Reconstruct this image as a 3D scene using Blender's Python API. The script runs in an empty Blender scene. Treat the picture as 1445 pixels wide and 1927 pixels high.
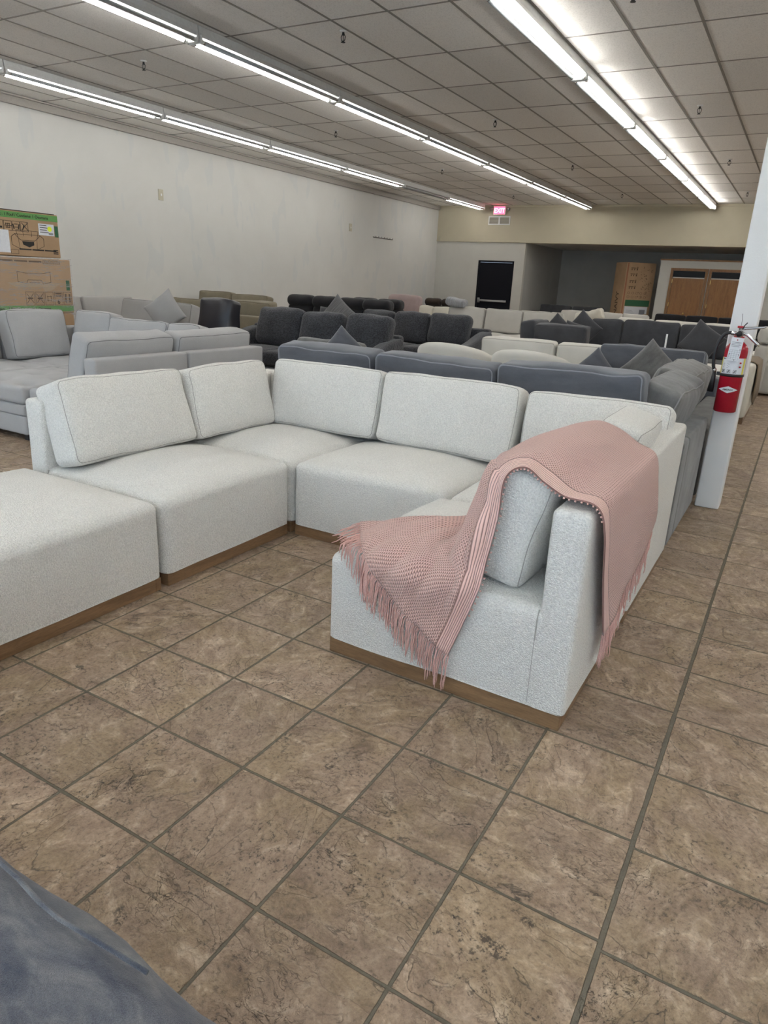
import bpy, math, random
from mathutils import Vector, Matrix, Euler, noise
random.seed(7)
S = bpy.context.scene
COL = S.collection
PI = math.pi
def rad(a): return math.radians(a)

# ------------------------------------------------------------------ camera
F_PX = 1303.5
cam_d = bpy.data.cameras.new('camera'); cam = bpy.data.objects.new('camera', cam_d); COL.objects.link(cam)
RR = ((0.86095105, 0.5063733, 0.04847029), (0.20037347, -0.25000648, -0.94728413), (-0.46756151, 0.82527743, -0.31670712))
rx, dn, fw = Vector(RR[0]), Vector(RR[1]), Vector(RR[2])
M = Matrix((rx, -dn, -fw)).transposed().to_4x4(); M.translation = Vector((0, 0, 1.3454))
cam.matrix_world = M
cam_d.sensor_fit = 'HORIZONTAL'; cam_d.sensor_width = 36.0; cam_d.lens = F_PX / 1445.0 * 36.0
cam_d.clip_start = 0.02; cam_d.clip_end = 100
S.camera = cam

# ------------------------------------------------------------------ view, world, lights
S.view_settings.view_transform = 'Standard'; S.view_settings.look = 'None'
S.view_settings.gamma = 1.0; S.view_settings.use_curve_mapping = False
S.view_settings.exposure = 0.75
TUBE_STRENGTH = 17.5
DAY = 5000.0
w = bpy.data.worlds.new('world'); S.world = w; w.use_nodes = True
bg = w.node_tree.nodes['Background']; bg.inputs[0].default_value = (0.62, 0.78, 1.0, 1); bg.inputs[1].default_value = 1.0
def area(name, loc, rot, sx, sy, power, col):
    l = bpy.data.lights.new(name, 'AREA'); l.shape = 'RECTANGLE'; l.size = sx; l.size_y = sy; l.energy = power; l.color = col
    o = bpy.data.objects.new(name, l); COL.objects.link(o); o.location = loc; o.rotation_euler = rot
    return o
for i, xx in enumerate((-6.9, -1.5, 3.0)):
    area('window_daylight', (xx, -2.93, 1.55), (rad(90), 0, PI), 4.0, 2.0, DAY / 3, (0.60, 0.79, 1.0))
S.cycles.max_bounces = 8; S.cycles.diffuse_bounces = 5

# ------------------------------------------------------------------ node helpers
class NT:
    def __init__(s, name):
        s.m = bpy.data.materials.new(name); s.m.use_nodes = True; s.t = s.m.node_tree
        s.b = s.t.nodes['Principled BSDF']
    def n(s, typ, **kw):
        nd = s.t.nodes.new(typ)
        for k, v in kw.items(): setattr(nd, k, v)
        return nd
    def put(s, sock, v):
        if isinstance(v, bpy.types.NodeSocket): s.t.links.new(v, sock)
        elif isinstance(v, (tuple, list)) and sock.type == 'RGBA' and len(v) == 3: sock.default_value = (*v, 1)
        else: sock.default_value = v
    def math(s, op, a, b=0.0, c=0.0):
        nd = s.n('ShaderNodeMath', operation=op)
        for i, v in enumerate((a, b, c)): s.put(nd.inputs[i], v)
        return nd.outputs[0]
    def vmath(s, op, a, b=(0, 0, 0)):
        nd = s.n('ShaderNodeVectorMath', operation=op); s.put(nd.inputs[0], a); s.put(nd.inputs[1], b)
        return nd.outputs[0]
    def co(s, which='Object'):
        return s.n('ShaderNodeTexCoord').outputs[which]
    def mapping(s, v, scale=(1, 1, 1), rot=(0, 0, 0), loc=(0, 0, 0)):
        nd = s.n('ShaderNodeMapping'); s.put(nd.inputs[0], v); nd.inputs[1].default_value = loc
        nd.inputs[2].default_value = rot; nd.inputs[3].default_value = scale
        return nd.outputs[0]
    def noise(s, v, scale, detail=4, rough=0.55, dist=0.0):
        nd = s.n('ShaderNodeTexNoise'); s.put(nd.inputs['Vector'], v); nd.inputs['Scale'].default_value = scale
        nd.inputs['Detail'].default_value = detail; nd.inputs['Roughness'].default_value = rough; nd.inputs['Distortion'].default_value = dist
        return nd.outputs[0]
    def voro(s, v, scale, feature='F1', out='Distance', rand=1.0):
        nd = s.n('ShaderNodeTexVoronoi', feature=feature); s.put(nd.inputs['Vector'], v); nd.inputs['Scale'].default_value = scale
        nd.inputs['Randomness'].default_value = rand
        return nd.outputs[out]
    def ramp(s, f, stops, interp='LINEAR'):
        nd = s.n('ShaderNodeValToRGB'); s.put(nd.inputs[0], f); cr = nd.color_ramp; cr.interpolation = interp
        while len(cr.elements) < len(stops): cr.elements.new(0.5)
        for e, (p, c) in zip(cr.elements, stops):
            e.position = p; e.color = (*c, 1) if isinstance(c, (tuple, list)) else (c, c, c, 1)
        return nd.outputs[0]
    def mix(s, f, a, b, mode='MIX'):
        nd = s.n('ShaderNodeMix', data_type='RGBA', blend_type=mode)
        s.put(nd.inputs[0], f); s.put(nd.inputs[6], a); s.put(nd.inputs[7], b)
        return nd.outputs[2]
    def bump(s, h, dist, strength=1.0, normal=None):
        nd = s.n('ShaderNodeBump'); s.put(nd.inputs['Height'], h); nd.inputs['Distance'].default_value = dist
        nd.inputs['Strength'].default_value = strength
        if normal is not None: s.put(nd.inputs['Normal'], normal)
        return nd.outputs[0]
    def fin(s, color=None, rough=0.6, normal=None, **kw):
        if color is not None: s.put(s.b.inputs['Base Color'], color)
        s.put(s.b.inputs['Roughness'], rough)
        if normal is not None: s.put(s.b.inputs['Normal'], normal)
        for k, v in kw.items(): s.put(s.b.inputs[k], v)
        return s.m

def plain(name, col, rough=0.5, metal=0.0, **kw):
    t = NT(name); v = t.noise(t.co(), 40, 3)
    c = t.mix(t.ramp(v, [(0.3, 0.0), (0.7, 1.0)]), tuple(x * 0.94 for x in col), tuple(min(1, x * 1.04) for x in col))
    return t.fin(c, rough, Metallic=metal, **kw)
def emis(name, col, st):
    t = NT(name); return t.fin(col, 0.5, **{'Emission Color': (*col, 1), 'Emission Strength': st})
def fabric(name, col, grain=260, bump=0.0012, var=0.12, speck=0.15, big=0.08, sheen=0.2, stretch=None):
    t = NT(name); co = t.co()
    if stretch: cb = t.mapping(co, stretch)
    else: cb = co
    g = t.voro(co, grain)
    g2 = t.noise(co, grain * 0.8, 2, 0.6)
    b = t.noise(cb, 5, 4, 0.6)
    c1 = t.mix(t.ramp(b, [(0.3, 0.0), (0.7, 1.0)]), tuple(x * (1 - big) for x in col), tuple(min(1, x * (1 + big)) for x in col))
    c2 = t.mix(t.ramp(g2, [(0.35, 0.0), (0.65, 1.0)]), tuple(max(0, 1 - speck) for _ in range(3)), (1, 1, 1))
    c = t.mix(1.0, c1, c2, 'MULTIPLY')
    h = t.math('ADD', t.math('MULTIPLY', g, -0.8), t.math('MULTIPLY', g2, 1.0))
    return t.fin(c, 0.9, t.bump(h, bump), **{'Sheen Weight': sheen, 'Sheen Roughness': 0.5, 'Specular IOR Level': 0.15})

# colours
BOUCLE = fabric('ivory_boucle', (0.80, 0.785, 0.74), 210, 0.004, speck=0.20, big=0.015)
LGREY = fabric('light_grey_weave', (0.42, 0.42, 0.42), 420, 0.0010, speck=0.12, big=0.04)
LGREY2 = fabric('pale_grey_cotton', (0.38, 0.375, 0.365), 420, 0.0010, speck=0.10, big=0.04)
VELV = fabric('slate_velvet', (0.105, 0.112, 0.130), 500, 0.0006, speck=0.14, big=0.20, sheen=0.35, stretch=(0.7, 0.7, 2.0))
VELVG = fabric('grey_brushed_velvet', (0.165, 0.165, 0.162), 500, 0.0006, speck=0.25, big=0.36, sheen=0.3, stretch=(2.2, 1.2, 1.0))
CHAR = fabric('charcoal_chenille', (0.066, 0.069, 0.079), 90, 0.005, speck=0.62, big=0.2, sheen=0.25)
CHAR2 = fabric('dark_grey_velvet', (0.066, 0.068, 0.075), 400, 0.0008, speck=0.2, big=0.2, sheen=0.2)
OLIVE = fabric('olive_beige_chenille', (0.235, 0.205, 0.145), 300, 0.0012, speck=0.2, big=0.1)
STONE = fabric('stone_linen', (0.50, 0.485, 0.45), 400, 0.0008, speck=0.08, big=0.04)
CREAM = fabric('cream_fabric', (0.60, 0.575, 0.50), 400, 0.0008, speck=0.05, big=0.03)
WHITE = fabric('warm_white_fabric', (0.62, 0.605, 0.56), 400, 0.0008, speck=0.05, big=0.03)
MAUVE = fabric('mauve_plush', (0.36, 0.28, 0.275), 400, 0.0008, speck=0.1, big=0.08)
BROWN = fabric('dark_brown_plush', (0.05, 0.036, 0.028), 300, 0.001, speck=0.2, big=0.15)
BLACKF = fabric('black_fabric', (0.018, 0.018, 0.021), 300, 0.001, speck=0.3, big=0.2)
TAN = fabric('tan_throw_knit', (0.25, 0.19, 0.125), 200, 0.003, speck=0.2, big=0.1, stretch=(1, 8, 1))
FGBLUE = None
def _fg():
    t = NT('blue_grey_brushed_velvet'); co = t.co()
    b = t.noise(t.mapping(co, (3.5, 9, 4), rot=(0, 0, 0.5)), 3, 5, 0.6, 0.6)
    c = t.ramp(b, [(0.34, (0.050, 0.060, 0.088)), (0.5, (0.100, 0.108, 0.130)), (0.66, (0.185, 0.188, 0.195))])
    g = t.noise(co, 500, 2, 0.7); w1 = t.voro(t.mapping(co, (1, 2.2, 1)), 700)
    c = t.mix(1.0, c, t.mix(t.ramp(g, [(0.35, 0.0), (0.65, 1.0)]), (0.78, 0.78, 0.78), (1.1, 1.1, 1.1)), 'MULTIPLY')
    return t.fin(c, 0.85, t.bump(w1, 0.0008), **{'Sheen Weight': 0.3, 'Specular IOR Level': 0.15})
FGBLUE = _fg()
LEATHER = plain('black_leather', (0.012, 0.012, 0.018), 0.32)
BLKMETAL = plain('black_metal', (0.012, 0.012, 0.014), 0.5)
BLKPAINT = plain('black_door_paint', (0.008, 0.008, 0.012), 0.6, **{'Specular IOR Level': 0.15})
BLKRUB = plain('black_rubber', (0.01, 0.01, 0.012), 0.45)
CHROME = plain('brushed_aluminium', (0.62, 0.63, 0.64), 0.25, 1.0)
BRASS = plain('brass', (0.75, 0.52, 0.2), 0.3, 1.0)
WHTMETAL = plain('white_enamel', (0.72, 0.73, 0.72), 0.4)
REDP = plain('red_enamel', (0.36, 0.005, 0.020), 0.22)
LABW = plain('white_label', (0.68, 0.70, 0.74), 0.5)
YEL = plain('yellow_label', (0.70, 0.62, 0.10), 0.5)
INK = plain('black_ink', (0.02, 0.018, 0.015), 0.7)
INKB = plain('faded_brown_ink', (0.11, 0.07, 0.04), 0.8)
INKG = plain('grey_ink', (0.22, 0.23, 0.26), 0.7)
INKR = plain('red_ink', (0.45, 0.02, 0.03), 0.6)
GREENP = plain('green_print', (0.115, 0.30, 0.085), 0.7)
DGREEN = plain('dark_green_print', (0.03, 0.12, 0.055), 0.7)
PLATEM = plain('ivory_plate', (0.46, 0.43, 0.33), 0.5)
STICKY = plain('neon_yellow_sticker', (0.75, 0.85, 0.03), 0.6)
GLASSD = plain('dark_transom_glass', (0.02, 0.022, 0.025), 0.35, **{'Specular IOR Level': 0.1})
TUBE_ON = emis('lit_fluorescent_tube', (1.0, 0.975, 0.93), TUBE_STRENGTH)
TUBE_OFF = plain('unlit_fluorescent_tube', (0.40, 0.42, 0.43), 0.25)
REDSIGN = emis('backlit_red_sign', (1.0, 0.08, 0.16), 2.2)
PINKLET = emis('backlit_letter', (1.0, 0.45, 0.5), 2.0)

SEAMS = {}
for _m, _c in ((BOUCLE, (0.36, 0.35, 0.32)), (LGREY, (0.15, 0.15, 0.155)), (LGREY2, (0.14, 0.14, 0.14)), (VELV, (0.26, 0.27, 0.30)), (VELVG, (0.27, 0.27, 0.27)), (OLIVE, (0.12, 0.10, 0.07)), (STONE, (0.26, 0.25, 0.23)), (WHITE, (0.42, 0.40, 0.36))):
    SEAMS[_m.name] = plain(_m.name + '_seam', _c, 0.9)
def wood(name, c1, c2, axis=(1, 1, 1), sc=6):
    t = NT(name); co = t.co(); v = t.mapping(co, axis)
    n = t.noise(v, sc, 6, 0.6, 1.2); f = t.noise(v, sc * 9, 3, 0.7)
    c = t.mix(t.ramp(n, [(0.3, 0.0), (0.7, 1.0)]), c1, c2)
    c = t.mix(t.ramp(f, [(0.35, 0.35), (0.6, 0.0)]), c, tuple(x * 0.5 for x in c1))
    return t.fin(c, 0.45, t.bump(f, 0.0006))
PLINTH = wood('walnut_stain', (0.19, 0.108, 0.053), (0.30, 0.178, 0.09), (1, 1, 8), 3)
OAK = wood('honey_oak', (0.22, 0.095, 0.025), (0.34, 0.16, 0.045), (5, 5, 0.6), 3)
OAKT = wood('oak_trim', (0.20, 0.095, 0.03), (0.30, 0.15, 0.05), (4, 4, 0.8), 3)

def cardboard(name, col=(0.40, 0.262, 0.150)):
    t = NT(name); co = t.co(); n = t.noise(co, 3, 4); f = t.noise(t.mapping(co, (1, 1, 12)), 30, 2)
    c = t.mix(t.ramp(n, [(0.3, 0.0), (0.7, 1.0)]), tuple(x * 0.88 for x in col), tuple(x * 1.08 for x in col))
    return t.fin(c, 0.75, t.bump(f, 0.0008))
CARD = cardboard('kraft_cardboard'); CARD2 = cardboard('pale_kraft_cardboard', (0.40, 0.30, 0.20))

def paintwall(name, col, patch=0.05, patchscale=1.2, blotch=None):
    t = NT(name); co = t.co()
    n = t.noise(co, patchscale, 5, 0.6, 0.5); f = t.noise(co, 130, 3, 0.7)
    c = t.mix(t.ramp(n, [(0.35, 0.0), (0.65, 1.0)]), tuple(x * (1 - patch) for x in col), tuple(min(1, x * (1 + patch)) for x in col))
    if blotch:
        br = t.n('ShaderNodeTexBrick'); t.put(br.inputs['Vector'], t.mapping(co, (1, 1, 1), rot=(0, 0, 0)))
        m = t.noise(t.mapping(co, (1, 2.2, 0.8)), 1.6, 2, 0.4); m2 = t.ramp(m, [(0.60, 0.0), (0.625, 1.0)])
        c = t.mix(t.math('MULTIPLY', m2, 0.35), c, blotch)
    return t.fin(c, 0.8, t.bump(f, 0.0012), **{'Specular IOR Level': 0.2})
WALL_L = paintwall('patched_white_wall_paint', (0.58, 0.58, 0.56), 0.03, 0.8, (0.50, 0.53, 0.545))
WALL_W = paintwall('white_wall_paint', (0.56, 0.55, 0.51), 0.03)
WALL_C = paintwall('cream_wall_paint', (0.53, 0.485, 0.37), 0.03)
WALL_G = paintwall('grey_wall_paint', (0.46, 0.46, 0.44), 0.05)
COLPAINT = paintwall('glossy_white_column_paint', (0.78, 0.79, 0.79), 0.02)
TRIMD = plain('grey_ceiling_trim', (0.36, 0.34, 0.31), 0.7)
GRID = plain('aged_ceiling_grid_metal', (0.24, 0.225, 0.20), 0.55)

# floor tiles
T = 0.34; GX, GY = -2.1517, 1.2529
def floor_mat():
    t = NT('slate_look_ceramic_tile'); co = t.co()
    sp = t.n('ShaderNodeSeparateXYZ'); t.put(sp.inputs[0], co)
    x, y = sp.outputs[0], sp.outputs[1]
    x6 = GX + 6 * T
    right = t.math('GREATER_THAN', x, x6)
    y2 = t.math('ADD', y, t.math('MULTIPLY', right, 0.022))
    wob = t.math('MULTIPLY', t.math('SUBTRACT', t.noise(co, 14, 3), 0.5), 0.006)
    u = t.math('DIVIDE', t.math('SUBTRACT', x, GX), T); v = t.math('DIVIDE', t.math('SUBTRACT', y2, GY), T)
    fu, fv = t.math('FRACT', u), t.math('FRACT', v)
    du = t.math('MULTIPLY', t.math('MINIMUM', fu, t.math('SUBTRACT', 1.0, fu)), T)
    dv = t.math('MULTIPLY', t.math('MINIMUM', fv, t.math('SUBTRACT', 1.0, fv)), T)
    nearl = t.math('LESS_THAN', t.math('ABSOLUTE', t.math('SUBTRACT', x, x6)), 0.03)
    du = t.math('SUBTRACT', du, t.math('MULTIPLY', nearl, 0.0022))
    d = t.math('ADD', t.math('MINIMUM', du, dv), wob)
    g = t.ramp(t.math('MULTIPLY', d, 100.0), [(0.30, 1.0), (0.46, 0.0)])     # grout mask
    idv = t.n('ShaderNodeCombineXYZ'); t.put(idv.inputs[0], t.math('FLOOR', u)); t.put(idv.inputs[1], t.math('FLOOR', v)); t.put(idv.inputs[2], right)
    wn = t.n('ShaderNodeTexWhiteNoise'); t.put(wn.inputs[0], idv.outputs[0])
    rnd = wn.outputs['Color']; rv = wn.outputs['Value']
    # rotate the slate pattern by tile: offset in 3D noise
    p = t.vmath('ADD', co, t.vmath('MULTIPLY', rnd, (37.0, 51.0, 43.0)))
    rotn = t.n('ShaderNodeVectorRotate', rotation_type='Z_AXIS'); t.put(rotn.inputs['Vector'], p); t.put(rotn.inputs['Angle'], t.math('MULTIPLY', rv, 6.0))
    p = rotn.outputs[0]
    pst = t.mapping(p, (1.0, 1.5, 1.0))
    big = t.noise(pst, 3.2, 3, 0.5, 0.8)
    med = t.noise(pst, 11, 6, 0.68, 0.9)
    fine = t.noise(p, 85, 5, 0.75)
    lev = t.math('ADD', big, t.math('MULTIPLY', t.math('SUBTRACT', med, 0.5), 0.13))
    stepped = t.ramp(lev, [(0.0, 0.0), (0.415, 0.12), (0.420, 0.42), (0.50, 0.46), (0.578, 0.50), (0.583, 0.80), (1.0, 1.0)])
    brk = t.ramp(t.noise(p, 6, 2), [(0.44, 0.0), (0.56, 1.0)])
    line = t.math('MULTIPLY', t.ramp(lev, [(0.411, 0.0), (0.4175, 1.0), (0.424, 0.0), (0.575, 0.0), (0.5805, 1.0), (0.586, 0.0)]), t.math('ADD', 0.25, t.math('MULTIPLY', brk, 0.75)))
    rid = t.math('ABSOLUTE', t.math('SUBTRACT', t.noise(t.mapping(p, (1, 1.6, 1), rot=(0, 0, .6)), 17, 4, 0.6, 1.2), 0.5))
    rl = t.ramp(rid, [(0.0, 1.0), (0.012, 0.0)])
    rl = t.math('MULTIPLY', rl, t.ramp(t.noise(p, 7, 1), [(0.53, 0.0), (0.62, 1.0)]))
    h = t.math('ADD', t.math('MULTIPLY', stepped, 0.60), t.math('ADD', t.math('MULTIPLY', med, 0.75), t.math('MULTIPLY', fine, 0.40)))
    h = t.math('SUBTRACT', h, t.math('ADD', t.math('MULTIPLY', g, 0.9), t.math('MULTIPLY', rl, 0.25)))
    c = t.ramp(med, [(0.30, (0.175, 0.120, 0.078)), (0.44, (0.285, 0.205, 0.138)), (0.56, (0.375, 0.278, 0.192)), (0.68, (0.56, 0.44, 0.325))])
    hue = t.noise(p, 5, 4, 0.6)
    c = t.mix(t.math('MULTIPLY', t.ramp(hue, [(0.45, 0.0), (0.62, 1.0)]), 0.45), c, (0.36, 0.262, 0.20))
    c = t.mix(t.math('MULTIPLY', t.ramp(hue, [(0.38, 1.0), (0.5, 0.0)]), 0.4), c, (0.345, 0.255, 0.15))
    c = t.mix(1.0, c, t.ramp(fine, [(0.28, 0.50), (0.44, 0.90), (0.56, 1.06), (0.72, 1.35)]), 'MULTIPLY')
    per = t.ramp(rv, [(0.0, 0.86), (1.0, 1.10)])
    c = t.mix(1.0, c, per, 'MULTIPLY')
    pit = t.math('MULTIPLY', t.ramp(fine, [(0.38, 1.0), (0.44, 0.0)]), t.ramp(t.noise(p, 5.5, 3), [(0.46, 0.0), (0.62, 1.0)]))
    dark = t.math('MINIMUM', 1.0, t.math('ADD', t.math('ADD', t.math('MULTIPLY', line, 0.8), t.math('MULTIPLY', rl, 0.6)), t.math('MULTIPLY', pit, 0.75)))
    sc = t.math('MULTIPLY', t.ramp(t.noise(p, 9, 2), [(0.70, 0.0), (0.74, 1.0)]), t.ramp(fine, [(0.48, 1.0), (0.55, 0.0)]))
    dark = t.math('MAXIMUM', dark, t.math('MULTIPLY', sc, 0.85))
    c = t.mix(dark, c, (0.05, 0.04, 0.03))
    gc = t.mix(t.noise(co, 60, 3), (0.115, 0.100, 0.074), (0.185, 0.165, 0.125))
    c = t.mix(g, c, gc)
    r = t.mix(g, t.ramp(med, [(0.3, 0.50), (0.7, 0.38)]), (0.85, 0.85, 0.85))
    return t.fin(c, r, t.bump(h, 0.008), **{'Specular IOR Level': 0.38})
FLOORM = floor_mat()

def ceil_mat():
    t = NT('fissured_acoustic_tile'); co = t.co()
    f = t.noise(co, 90, 4, 0.75); n = t.noise(co, 0.7, 3)
    sp = t.n('ShaderNodeSeparateXYZ'); t.put(sp.inputs[0], co)
    iv = t.n('ShaderNodeCombineXYZ'); t.put(iv.inputs[0], t.math('FLOOR', t.math('DIVIDE', t.math('ADD', sp.outputs[0], 4.3151 + 6.096), 0.6096)))
    t.put(iv.inputs[1], t.math('FLOOR', t.math('DIVIDE', t.math('SUBTRACT', sp.outputs[1], 7.371 - 12.192), 1.2192)))
    wn = t.n('ShaderNodeTexWhiteNoise'); t.put(wn.inputs[0], iv.outputs[0])
    c = t.mix(t.ramp(f, [(0.34, 0.0), (0.5, 1.0)]), (0.64, 0.625, 0.60), (0.84, 0.82, 0.79))
    c = t.mix(1.0, c, t.ramp(wn.outputs['Value'], [(0.0, 0.90), (1.0, 1.05)]), 'MULTIPLY')
    return t.fin(c, 0.9, t.bump(f, 0.004), **{'Specular IOR Level': 0.1})
CEILM = ceil_mat()

def knit_mat():
    t = NT('pink_basket_knit'); uv = t.n('ShaderNodeTexCoord').outputs['UV']
    sp = t.n('ShaderNodeSeparateXYZ'); t.put(sp.inputs[0], uv); u, v = sp.outputs[0], sp.outputs[1]
    wob = t.math('MULTIPLY', t.noise(uv, 18, 2), 0.004)
    a = t.math('MULTIPLY', t.math('ADD', u, wob), 2 * PI / 0.0135); b = t.math('MULTIPLY', t.math('ADD', v, wob), 2 * PI / 0.0135)
    sb = t.math('SINE', t.math('MULTIPLY', a, 1.0)); cb = t.math('SINE', b)
    bas = t.math('MULTIPLY', t.math('ABSOLUTE', t.math('SINE', t.math('ADD', t.math('MULTIPLY', a, 0.5), t.math('MULTIPLY', t.math('FLOOR', t.math('DIVIDE', v, 0.00675)), PI / 2)))),
                 t.math('ABSOLUTE', t.math('SINE', b)))
    rib = t.math('ABSOLUTE', t.math('SINE', t.math('MULTIPLY', v, PI / 0.0075)))
    edge = t.math('LESS_THAN', v, 0.055)
    h = t.math('ADD', t.math('MULTIPLY', bas, t.math('SUBTRACT', 1.0, edge)), t.math('MULTIPLY', t.math('MULTIPLY', rib, edge), 0.8))
    groove = t.ramp(t.math('MULTIPLY', t.math('ABSOLUTE', t.math('SUBTRACT', v, 0.055)), 100.0), [(0.08, 0.0), (0.25, 1.0)])
    h2 = t.math('MULTIPLY', h, groove)
    f = t.noise(uv, 900, 2)
    c = t.mix(t.ramp(h2, [(0.06, 0.0), (0.50, 1.0)]), (0.24, 0.115, 0.098), (0.88, 0.575, 0.505))
    c = t.mix(t.math('MULTIPLY', f, 0.15), c, (0.90, 0.68, 0.61))
    return t.fin(c, 0.95, t.bump(t.math('ADD', h2, t.math('MULTIPLY', f, 0.1)), 0.0035), **{'Sheen Weight': 0.3, 'Specular IOR Level': 0.1})
KNIT = knit_mat()
YARN = fabric('pink_yarn', (0.82, 0.50, 0.44), 600, 0.001, speck=0.25, big=0.1)

# ------------------------------------------------------------------ mesh helpers
def mk(name, verts, faces, smooth=True):
    me = bpy.data.meshes.new(name); me.from_pydata([tuple(v) for v in verts], [], faces); me.update()
    if smooth: me.polygons.foreach_set('use_smooth', [True] * len(me.polygons))
    return me
def obj(name, me, mat, parent=None, loc=(0, 0, 0), rot=(0, 0, 0)):
    o = bpy.data.objects.new(name, me); COL.objects.link(o)
    if mat is not None and hasattr(me, 'materials') and len(me.materials) == 0: me.materials.append(mat)
    if parent is not None:
        o.parent = parent
        if parent.type == 'EMPTY': loc = Vector(loc) - parent.location if parent.rotation_euler.z == 0 and parent.parent is None else Vector(loc)
    o.location = loc; o.rotation_euler = rot
    return o
def tag(o, label=None, cat=None, group=None, kind=None):
    if label: o['label'] = label
    if cat: o['category'] = cat
    if group: o['group'] = group
    if kind: o['kind'] = kind
    return o
def thing(name, label, cat, loc, group=None):
    o = bpy.data.objects.new(name, None); COL.objects.link(o); o.location = loc; o.empty_display_size = 0.1
    return tag(o, label, cat, group)
def struct(name, me, mat, **k): return tag(obj(name, me, mat, **k), kind='structure')

class MB:
    def __init__(s): s.v = []; s.f = []
    def add(s, v, f):
        n = len(s.v); s.v += [tuple(x) for x in v]; s.f += [tuple(i + n for i in q) for q in f]; return s
    def box(s, x0, x1, y0, y1, z0, z1):
        v = [(x, y, z) for x in (x0, x1) for y in (y0, y1) for z in (z0, z1)]
        return s.add(v, [(0, 1, 3, 2), (4, 6, 7, 5), (0, 4, 5, 1), (2, 3, 7, 6), (0, 2, 6, 4), (1, 5, 7, 3)])
    def bbox(s, x0, x1, y0, y1, z0, z1, b=0.005):
        me = softverts((x1 - x0), (y1 - y0), (z1 - z0), b, n=1, rs=2)
        c = Vector(((x0 + x1) / 2, (y0 + y1) / 2, (z0 + z1) / 2))
        return s.add([Vector(p) + c for p in me[0]], me[1])
    def tube(s, pts, r, seg=8, closed=False, cap=True):
        pts = [Vector(p) for p in pts]; n = len(pts); rings = []
        up = None
        for i, p in enumerate(pts):
            if closed: d = pts[(i + 1) % n] - pts[i - 1]
            else: d = pts[min(i + 1, n - 1)] - pts[max(i - 1, 0)]
            if d.length < 1e-9: d = Vector((0, 0, 1))
            d.normalize()
            if up is None: up = Vector((0, 0, 1)) if abs(d.z) < 0.9 else Vector((1, 0, 0))
            a = d.cross(up)
            if a.length < 1e-6: a = d.cross(Vector((1, 0.3, 0)))
            a.normalize(); b = a.cross(d); up = b
            rr = r[i] if isinstance(r, (list, tuple)) else r
            rings.append([p + (a * math.cos(2 * PI * k / seg) + b * math.sin(2 * PI * k / seg)) * rr for k in range(seg)])
        v = [q for g in rings for q in g]; f = []
        for i in range(n if closed else n - 1):
            j = (i + 1) % n
            for k in range(seg): f.append((i * seg + k, i * seg + (k + 1) % seg, j * seg + (k + 1) % seg, j * seg + k))
        if cap and not closed: f.append(tuple(range(seg - 1, -1, -1))); f.append(tuple((n - 1) * seg + k for k in range(seg)))
        return s.add(v, f)
    def lathe(s, prof, seg=24, cx=0, cy=0):
        v = []; f = []; n = len(prof)
        for r, z in prof:
            for k in range(seg): a = 2 * PI * k / seg; v.append((cx + r * math.cos(a), cy + r * math.sin(a), z))
        for i in range(n - 1):
            for k in range(seg): f.append((i * seg + k, i * seg + (k + 1) % seg, (i + 1) * seg + (k + 1) % seg, (i + 1) * seg + k))
        f.append(tuple(range(seg - 1, -1, -1))); f.append(tuple((n - 1) * seg + k for k in range(seg)))
        return s.add(v, f)
    def mesh(s, name='m', smooth=False): return mk(name, s.v, s.f, smooth)

def boxme(x0, x1, y0, y1, z0, z1): return MB().box(x0, x1, y0, y1, z0, z1).mesh()

def softverts(W, D, H, r, n=8, rs=3, bulge=(0, 0, 0, 0), nz=0.0, nf=6.0, seed=0.0, deform=None, flat=False):
    """rounded box centred on the origin. bulge = x sides, y sides, top, bottom."""
    hs = (W / 2, D / 2, H / 2); r = min(r, min(hs) * 0.98)
    def ticks(h):
        e = [-h + r * k / rs * 1.0 for k in range(rs + 1)]
        m = max(1, n if h > 0.12 else max(1, n // 3)); inn = []
        a, b = -h + r, h - r
        for k in range(1, m): inn.append(a + (b - a) * k / m)
        return e + inn + [-q for q in reversed(e)]
    tk = [ticks(h) for h in hs]
    N = [len(q) - 1 for q in tk]
    idx = {}; V = []
    def vid(i, j, k):
        key = (i, j, k)
        if key in idx: return idx[key]
        q = Vector((tk[0][i], tk[1][j], tk[2][k]))
        inner = Vector([max(-(h - r), min(h - r, c)) for c, h in zip(q, hs)])
        if flat and q.z < 0: inner.z = q.z
        d = q - inner
        if d.length > 1e-9: d = d.normalized() * r
        p = inner + d
        fx, fy, fz = p.x / hs[0], p.y / hs[1], p.z / hs[2]
        wx, wy, wz = max(0, 1 - fx * fx), max(0, 1 - fy * fy), max(0, 1 - fz * fz)
        o = Vector((math.copysign(bulge[0] * wy * wz, fx) * abs(fx), math.copysign(bulge[1] * wx * wz, fy) * abs(fy),
                    (bulge[2] if fz > 0 else -bulge[3]) * wx * wy * abs(fz)))
        p = p + o
        if nz: p = p + noise.noise_vector(Vector((p.x * nf + seed, p.y * nf + seed * 1.7, p.z * nf - seed))) * nz
        if deform: p = deform(p)
        idx[key] = len(V); V.append(p); return idx[key]
    Fc = []
    for a in range(3):
        b, c = (a + 1) % 3, (a + 2) % 3
        for side in (0, N[a]):
            for i in range(N[b]):
                for j in range(N[c]):
                    q = []
                    for di, dj in ((0, 0), (1, 0), (1, 1), (0, 1)):
                        t = [0, 0, 0]; t[a] = side; t[b] = i + di; t[c] = j + dj; q.append(vid(*t))
                    Fc.append(tuple(q) if side else tuple(reversed(q)))
    return V, Fc
def soft(W, D, H, r, **k):
    v, f = softverts(W, D, H, r, **k); return mk('soft', v, f, True)

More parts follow.
